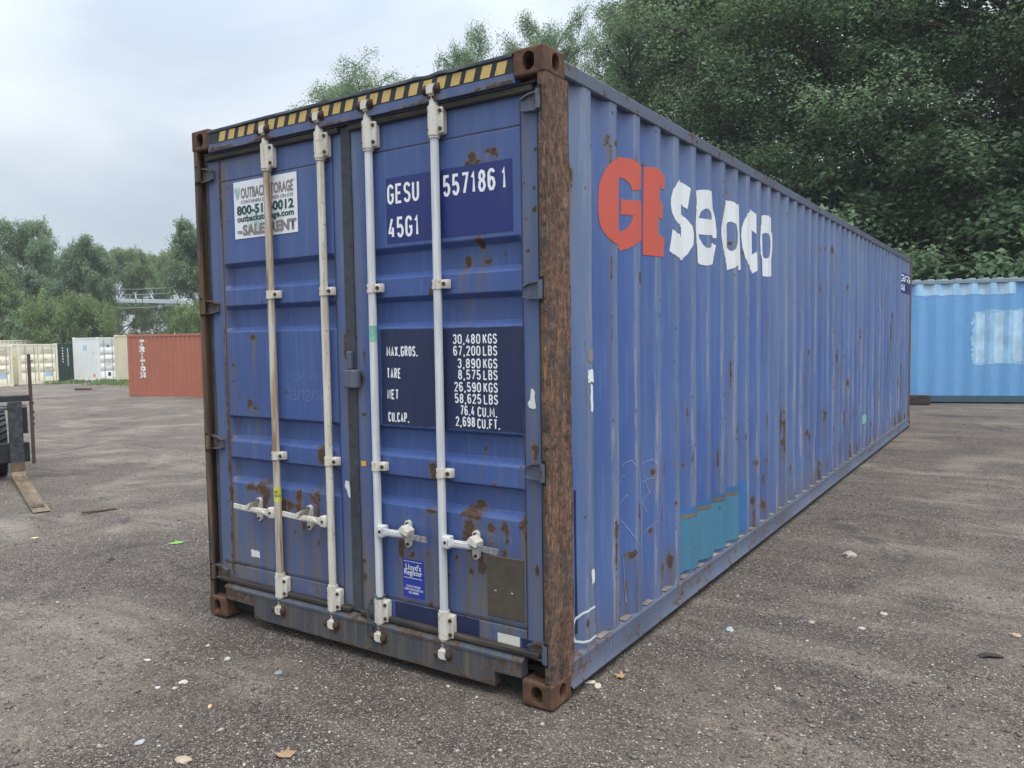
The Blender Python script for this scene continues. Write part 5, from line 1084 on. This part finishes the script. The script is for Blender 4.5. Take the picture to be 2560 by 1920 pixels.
tree('B', -35.2, 38, 16.1, 'tree top showing over the right end of the hazard stripe', 'tree tops over the container roof', 'leaf', .55)
tree('B', -41.6, 38, 14.2, 'rounded tree top showing over the middle of the hazard stripe', 'tree tops over the container roof', 'leaf', .80)
tree('B', -43.6, 37, 13.9, 'fullest tree top over the middle of the hazard stripe', 'tree tops over the container roof', 'leaf', .85, 2.0)
tree('B', -45.4, 39, 13.2, 'lower tree top left of the one over the middle of the hazard stripe', 'tree tops over the container roof', 'leaf_light', .75)
# far side, on the left
tree('F', -65.0, 80, 13.5, 'tallest tree on the far left with a rounded spreading top', 'trees across the yard', 'leaf', .44)
tree('G', -68.0, 78, 12.8, 'tree cut by the left edge of the photo', 'trees across the yard', 'leaf', .6)
tree('G', -66.9, 70, 8.2, 'lighter low tree at the left edge beneath the tallest one', 'trees across the yard', 'leaf_light', .7)
tree('G', -61.9, 74, 11.3, 'dark pointed tree behind the round bush', 'trees across the yard', 'leaf_dark', .52)
tree('F', -63.4, 88, 11.4, 'tree filling the dip between the tallest and the pointed one', 'trees across the yard', 'leaf', .45)
tree('F', -60.0, 98, 13.6, 'pale far tree behind the left end of the gantry', 'trees across the yard', 'leaf_light', .48)
tree('F', -57.8, 98, 13.2, 'pale far tree behind the right end of the gantry', 'trees across the yard', 'leaf_light', .46)
tree('F', -66.4, 92, 12.2, 'half hidden tree between the tallest one and the left edge', 'trees across the yard', 'leaf_dark', .5)
tree('G', -64.2, 76, 8.6, 'low dark tree just above the round bush', 'trees across the yard', 'leaf_dark', .8)
tree('G', -55.0, 62, 11.0, 'vine hung tree touching the left edge of the big container', 'trees across the yard', 'leaf_dark', .60)
tree('F', -51, 75, 13, 'tree hidden behind the left side of the big container', 'trees across the yard', 'leaf', 1)
tree('S', -62.8, 66, 6.3, 'big round vine covered bush above the white container', 'bushes across the yard', 'leaf_light', .40, name='vine_bush', cat='bush')
tree('S', -66.6, 69, 5.2, 'long leafy bush above the cream containers', 'bushes across the yard', 'leaf', .50, name='vine_bush', cat='bush')
tree('S', -60.3, 69, 3.3, 'low bush right of the white container, below the gantry', 'bushes across the yard', 'leaf', .36, name='vine_bush', cat='bush')
tree('S', -55.2, 57, 5.0, 'yellow green bush touching the left edge of the big container', 'bushes across the yard', 'leaf_light', .30, name='vine_bush', cat='bush')
# dead thicket below the gantry
m = MB(); rg = random.Random(9)
for i in range(420):
    az = rg.uniform(-60.8, -55.2); d = rg.uniform(68, 74); x, y = 1.73+d*math.sin(R(az)), -2.9+d*math.cos(R(az)); z = T(x); h = rg.uniform(1.2, 4.6) if az < -57.5 else rg.uniform(.8, 2.8)
    pts = [(x, y, z)]; dx, dy = rg.uniform(-.5, .5), rg.uniform(-.5, .5)
    for k in range(1, 5): pts.append((x+dx*k*.4+rg.uniform(-.25, .25), y+dy*k*.4+rg.uniform(-.25, .25), z+h*k/4-(.5*rg.random() if k == 4 else 0)))
    m.tube(pts, [.035, .028, .022, .016, .008], 3)
tag(m.build('dead_thicket', M['twig']), 'grey brown dead thicket of bare stems below the gantry', 'thicket', kind='stuff')
# railway gantry and wires
def P3(az, d, z): return (1.73+d*math.sin(R(az)), -2.9+d*math.cos(R(az)), z)
GT = tag(empty('line_gantry', P3(-60.6, 78, T(-66))), 'pale grey steel line gantry with a long beam above the bushes', 'gantry')
g0 = Vector(GT.location)
def loc(p): return tuple(Vector(p)-g0)
M['gantry'] = plain('galvanised_gantry', (.50, .57, .64), .5, .12)
a, b = Vector(loc(P3(-61.0, 78, 5.35))), Vector(loc(P3(-56.2, 78, 5.25)))
q = (b-a).to_track_quat('X', 'Z').to_matrix().to_4x4(); Mx = Matrix.Translation(a) @ q
MB().box((0, -.12, -.17), ((b-a).length, .12, .17), .02, M=Mx).build('beam', M['gantry'], GT)
for s in (.42, 4.6): MB().cyl(loc(P3(-61.0+s, 78, T(-66))), loc(P3(-61.0+s, 78, 5.3)), .085, n=8).build('post', M['gantry'], GT)
MB().cyl(loc(P3(-58.95, 78, 5.4)), loc(P3(-58.95, 78, 6.05)), .07, n=6).build('insulator', M['d_paper'], GT)
for s, h in ((-58.95, .5), (-58.55, .5)): MB().box((-.05, -.05, -.22), (.05, .05, .22), M=Matrix.Translation(loc(P3(s, 77.86, 5.3)))).build('bracket', M['fk_dark'], GT)
WIRE = plain('pale_wire', (.30, .34, .34), .5)
for i, (z0, z1) in enumerate(((6.25, 6.55), (5.80, 6.05), (4.6, 4.95))):
    tag(MB().tube([P3(-61.4, 77, z0), P3(-58.8, 77, (z0+z1)/2-.1), P3(-56, 77, z1)], .022, 4).build('wire', WIRE), ['upper overhead wire above the gantry beam', 'lower overhead wire just above the gantry beam', 'thin wire sagging below the gantry beam'][i], 'wire', 'overhead wires')

# ------------------------------------------------------------------ loose stones, leaves, weeds
IV = np.array([(1, 0, 0), (-1, 0, 0), (0, 1, 0), (0, -1, 0), (.15, .1, 1), (0, 0, -1), (.7, .7, .5), (-.7, -.6, .45)], float); IF = np.array([(0, 6, 4), (6, 2, 4), (2, 1, 4), (1, 7, 4), (7, 3, 4), (3, 0, 4), (6, 0, 5), (2, 6, 5), (1, 2, 5), (7, 1, 5), (3, 7, 5), (0, 3, 5)])
def stones(n, rmin, rmax, smin, smax, seed, pw=2.2):
    rng = np.random.default_rng(seed); S = []
    while len(S) < n:
        az = R(rng.uniform(-72, 6)); d = rmin*(rmax/rmin)**rng.uniform(0, 1); x, y = 1.73+d*math.sin(az), -2.9+d*math.cos(az)
        if -2.46 < x < .02 and -.02 < y < 12.2: continue
        if wob(np.array(x), np.array(y), 1.6, 77)+rng.normal(0, .6) < -.25: continue
        S.append((x, y))
    S = np.array(S); s = smin*(smax/smin)**(rng.uniform(0, 1, n)**pw)
    k = len(IV); v = IV[None]*(1+.22*rng.normal(0, 1, (n, k, 1)))*np.stack([s*rng.uniform(.8, 1.4, n), s*rng.uniform(.7, 1.1, n), s*rng.uniform(.4, .75, n)], 1)[:, None]
    a = rng.uniform(0, 6.28, n)[:, None]; vx = v[..., 0]*np.cos(a)-v[..., 1]*np.sin(a); vy = v[..., 0]*np.sin(a)+v[..., 1]*np.cos(a)
    z = ground_z(S[:, 0], S[:, 1])
    V = np.stack([vx+S[:, :1], vy+S[:, 1:], v[..., 2]+(z+s*.18)[:, None]], -1).reshape(-1, 3)
    F = (IF[None]+(np.arange(n)*k)[:, None, None]).reshape(-1, 3); return V, F, np.repeat(rng.uniform(0, 1, n), k)
t = NT('gravel_stone'); r = t.attr('srand'); nz = t.noise(120, 4)
col = t.ramp(r, [(0, (.035, .030, .028)), (.35, (.080, .067, .058)), (.65, (.16, .134, .113)), (.85, (.34, .29, .24)), (1, (.62, .57, .49))]); col = t.mix(.35, col, t.ramp(nz, [(.3, (.06, .055, .05)), (.7, (.34, .31, .28))])); M['gravel'] = t.out(col, .85, 0, .3)
V1, F1, A1 = stones(68000, 1.6, 8, .0020, .008, 5, 1.8); V2, F2, A2 = stones(8000, 1.7, 26, .005, .016, 6, 2.0)
tag(lob('gravel', raw_mesh('gravel', np.concatenate([V1, V2]), np.concatenate([F1, F2+len(V1)]), dict(srand=np.concatenate([A1, A2]))), M['gravel']), 'loose gravel scattered over the yard', 'gravel', kind='stuff')
def stone(x, y, size, c, label, flat=.5, seed=0, el=1.4, rot=0.0):
    m = MB(); m.ball((0, 0, 0), 1, 2); rng = np.random.default_rng(seed+3)
    for v in m.bm.verts:
        k = 1+.16*math.sin(v.co.x*3+seed)+.12*math.sin(v.co.y*4+seed*2)+.08*rng.normal(); v.co = Vector((v.co.x*k*el, v.co.y*k, v.co.z*k*flat))*size
    o = m.build('stone', plain('stone_'+str(seed), c, .85, .3, 60)); o.location = (x, y, float(ground_z(np.array(x), np.array(y)))+size*flat*.55); o.rotation_euler = (0, 0, rot)
    tag(o, label, 'stone', 'larger loose stones'); return o
ST = [(.64, 3.24, .036, (.36, .30, .25), 'tan rock alone in the middle of the right-hand yard', .7), (1.04, 2.07, .018, (.40, .37, .33), 'white flat stone right of the container, below the tan rock', .5), (1.69, 2.09, .022, (.38, .28, .21), 'pinkish stone at the right edge of the photo', .45),
      (-.005, .36, .016, (.50, .46, .38), 'left one of two pale stones by the near container foot', .5), (.045, .345, .018, (.48, .42, .33), 'right one of two pale stones by the near container foot', .5), (-1.06, -1.11, .024, (.36, .30, .21), 'long tan stone at the bottom edge of the photo', .4), (-1.32, -1.13, .017, (.33, .34, .35), 'smooth light grey stone near the bottom left', .5),
      (-1.39, -.35, .017, (.22, .25, .26), 'blue grey flat stone in front of the doors', .35), (-1.71, -.67, .018, (.48, .43, .36), 'tan broken stone left of the blue grey one', .4), (-1.37, -.76, .010, (.62, .40, .22), 'small orange stone in the left foreground', .5), (-2.13, -.60, .012, (.48, .47, .45), 'small bright white stone left of the doors', .6),
      (-1.76, -.38, .013, (.44, .42, .40), 'rounded pale grey pebble in front of the doors', .8), (-4.25, .41, .022, (.04, .045, .05), 'dark oval stone far to the left of the doors', .5), (-1.76, -.77, .010, (.50, .50, .49), 'small white stone in the left foreground', .5), (.71, 1.72, .015, (.34, .29, .24), 'light tan stone right of the repair patch', .7), (.97, 1.78, .015, (.38, .36, .32), 'pale stone just right of the light tan one', .5), (.35, 1.37, .024, (.33, .36, .35), 'flat grey green stone beside the bottom rail', .25)]
for i, (x, y, s, c, lb, f) in enumerate(ST): stone(x, y, s, c, lb, f, i+1, 1.5, i*1.3)
def maple_leaf(x, y, size, mat, label, rot, curl=.35, z=0.006):
    lob_ = [(90, 1.0), (72, .55), (48, .92), (38, .50), (10, .85), (-8, .45), (-35, .55), (-62, .22), (-88, .12), (-118, .22), (-145, .55), (-172, .45), (170, .85), (142, .50), (132, .92), (108, .55)]
    m = MB(); c = m.bm.verts.new((0, 0, .02*size)); vs = []
    for i, (a, r) in enumerate(lob_):
        r *= size; vs.append(m.bm.verts.new((r*math.cos(R(a)), r*math.sin(R(a)), curl*size*((r/size)**2)*(.5+.5*math.sin(i*2.1)))))
    mid = [m.bm.verts.new(((v.co.x)*.5, (v.co.y)*.5, v.co.z*.15+.012*size)) for v in vs]
    for i in range(16): j = (i+1) % 16; m.bm.faces.new((c, mid[i], mid[j])); m.bm.faces.new((mid[i], vs[i], vs[j], mid[j]))
    o = m.build('leaf_blade', mat); e = tag(empty('fallen_leaf', (x, y, float(ground_z(np.array(x), np.array(y)))+z), rot), label, 'leaf', 'fallen leaves'); o.parent = e
    MB().tube([(0, -.1*size, .01*size), (.05*size, -.5*size, .02*size), (.02*size, -.85*size, .06*size)], .012*size, 4).build('stalk', mat, e)
LB = plain('dry_leaf', (.30, .20, .125), .8, .3, 80); LG = plain('green_leaf', (.20, .36, .08), .6, .15, 60)
maple_leaf(-.73, -.87, .055, LB, 'dry brown leaf in the bottom foreground', .6, .5); maple_leaf(.10, .50, .045, plain('tan_leaf', (.36, .22, .11), .8, .3, 80), 'tan leaf on the gravel beside the near container foot', 2.0, .5)
maple_leaf(-4.23, .96, .085, LG, 'green leaf lying left of the container doors', 1.1, .2); maple_leaf(-5.67, .50, .05, plain('yellow_leaf', (.55, .48, .20), .7, .2, 60), 'small yellow leaf near the left edge', .3, .2)
m = MB(); m.box((-.16, -.018, 0), (.16, .018, .016), .004); o = m.build('stick', plain('brown_stick', (.085, .055, .04), .9, .4, 60)); o.location = (-6.2, 1.38, T(-6.2)+.01); o.rotation_euler = (0, 0, R(65)); tag(o, 'short brown stick on the dirt near the fork tip', 'stick')
m = MB(); m.prism([(-.055, .0), (-.02, .012), (.03, .008), (.06, .0), (.03, .004), (-.02, .007)], 'y', -.02, .02); o = m.build('bark_chip', plain('dark_chip', (.035, .03, .028), .85, .4, 60)); o.location = (1.59, 1.68, .004); o.rotation_euler = (0, 0, .5); tag(o, 'dark curled chip near the right edge of the yard', 'chip')
# weeds along the foot of the far containers
rng = np.random.default_rng(8); C = []
for (x0, y0, x1, y1, n) in ((-47.6, 24.0, -40, 22.6, 620), (-49.0, 23.2, -48.0, 23.0, 140), (-49.2, 21.5, -48.8, 22.6, 100), (-45, 22.0, -38, 20.8, 260)):
    k = rng.uniform(0, 1, n); x = x0+(x1-x0)*k+rng.normal(0, .25, n); y = y0+(y1-y0)*k+rng.normal(0, .25, n); C.append(np.stack([x, y, Tv(x)+rng.uniform(.02, .22, n)], 1))
C = np.concatenate(C); V, F, A = leaves(C, np.stack([rng.normal(0, 1, len(C)), rng.normal(0, 1, len(C)), rng.normal(.2, .3, len(C))], 1), rng, .26, .06, rng.uniform(.2, 1, len(C)))
tag(lob('weeds', raw_mesh('weeds', V, F, dict(lrand=A)), M['leaf_light']), 'weeds along the foot of the far containers', 'weeds', kind='stuff')

# ------------------------------------------------------------------ damp air
hz = MB().box((-236, -66, -6.5), (136, 246, 26)).mesh('haze'); o = lob('haze', hz); tag(o, 'thin damp haze over the yard', kind='stuff')
hm = bpy.data.materials.new('haze_air'); hm.use_nodes = True; ht = hm.node_tree; ht.nodes.clear()
ho = ht.nodes.new('ShaderNodeOutputMaterial'); hv = ht.nodes.new('ShaderNodeVolumePrincipled'); hv.inputs['Color'].default_value = (.90, .95, 1.0, 1); hv.inputs['Density'].default_value = .0008; hv.inputs['Anisotropy'].default_value = .0
ht.links.new(hv.outputs[0], ho.inputs['Volume']); hz.materials.append(hm)
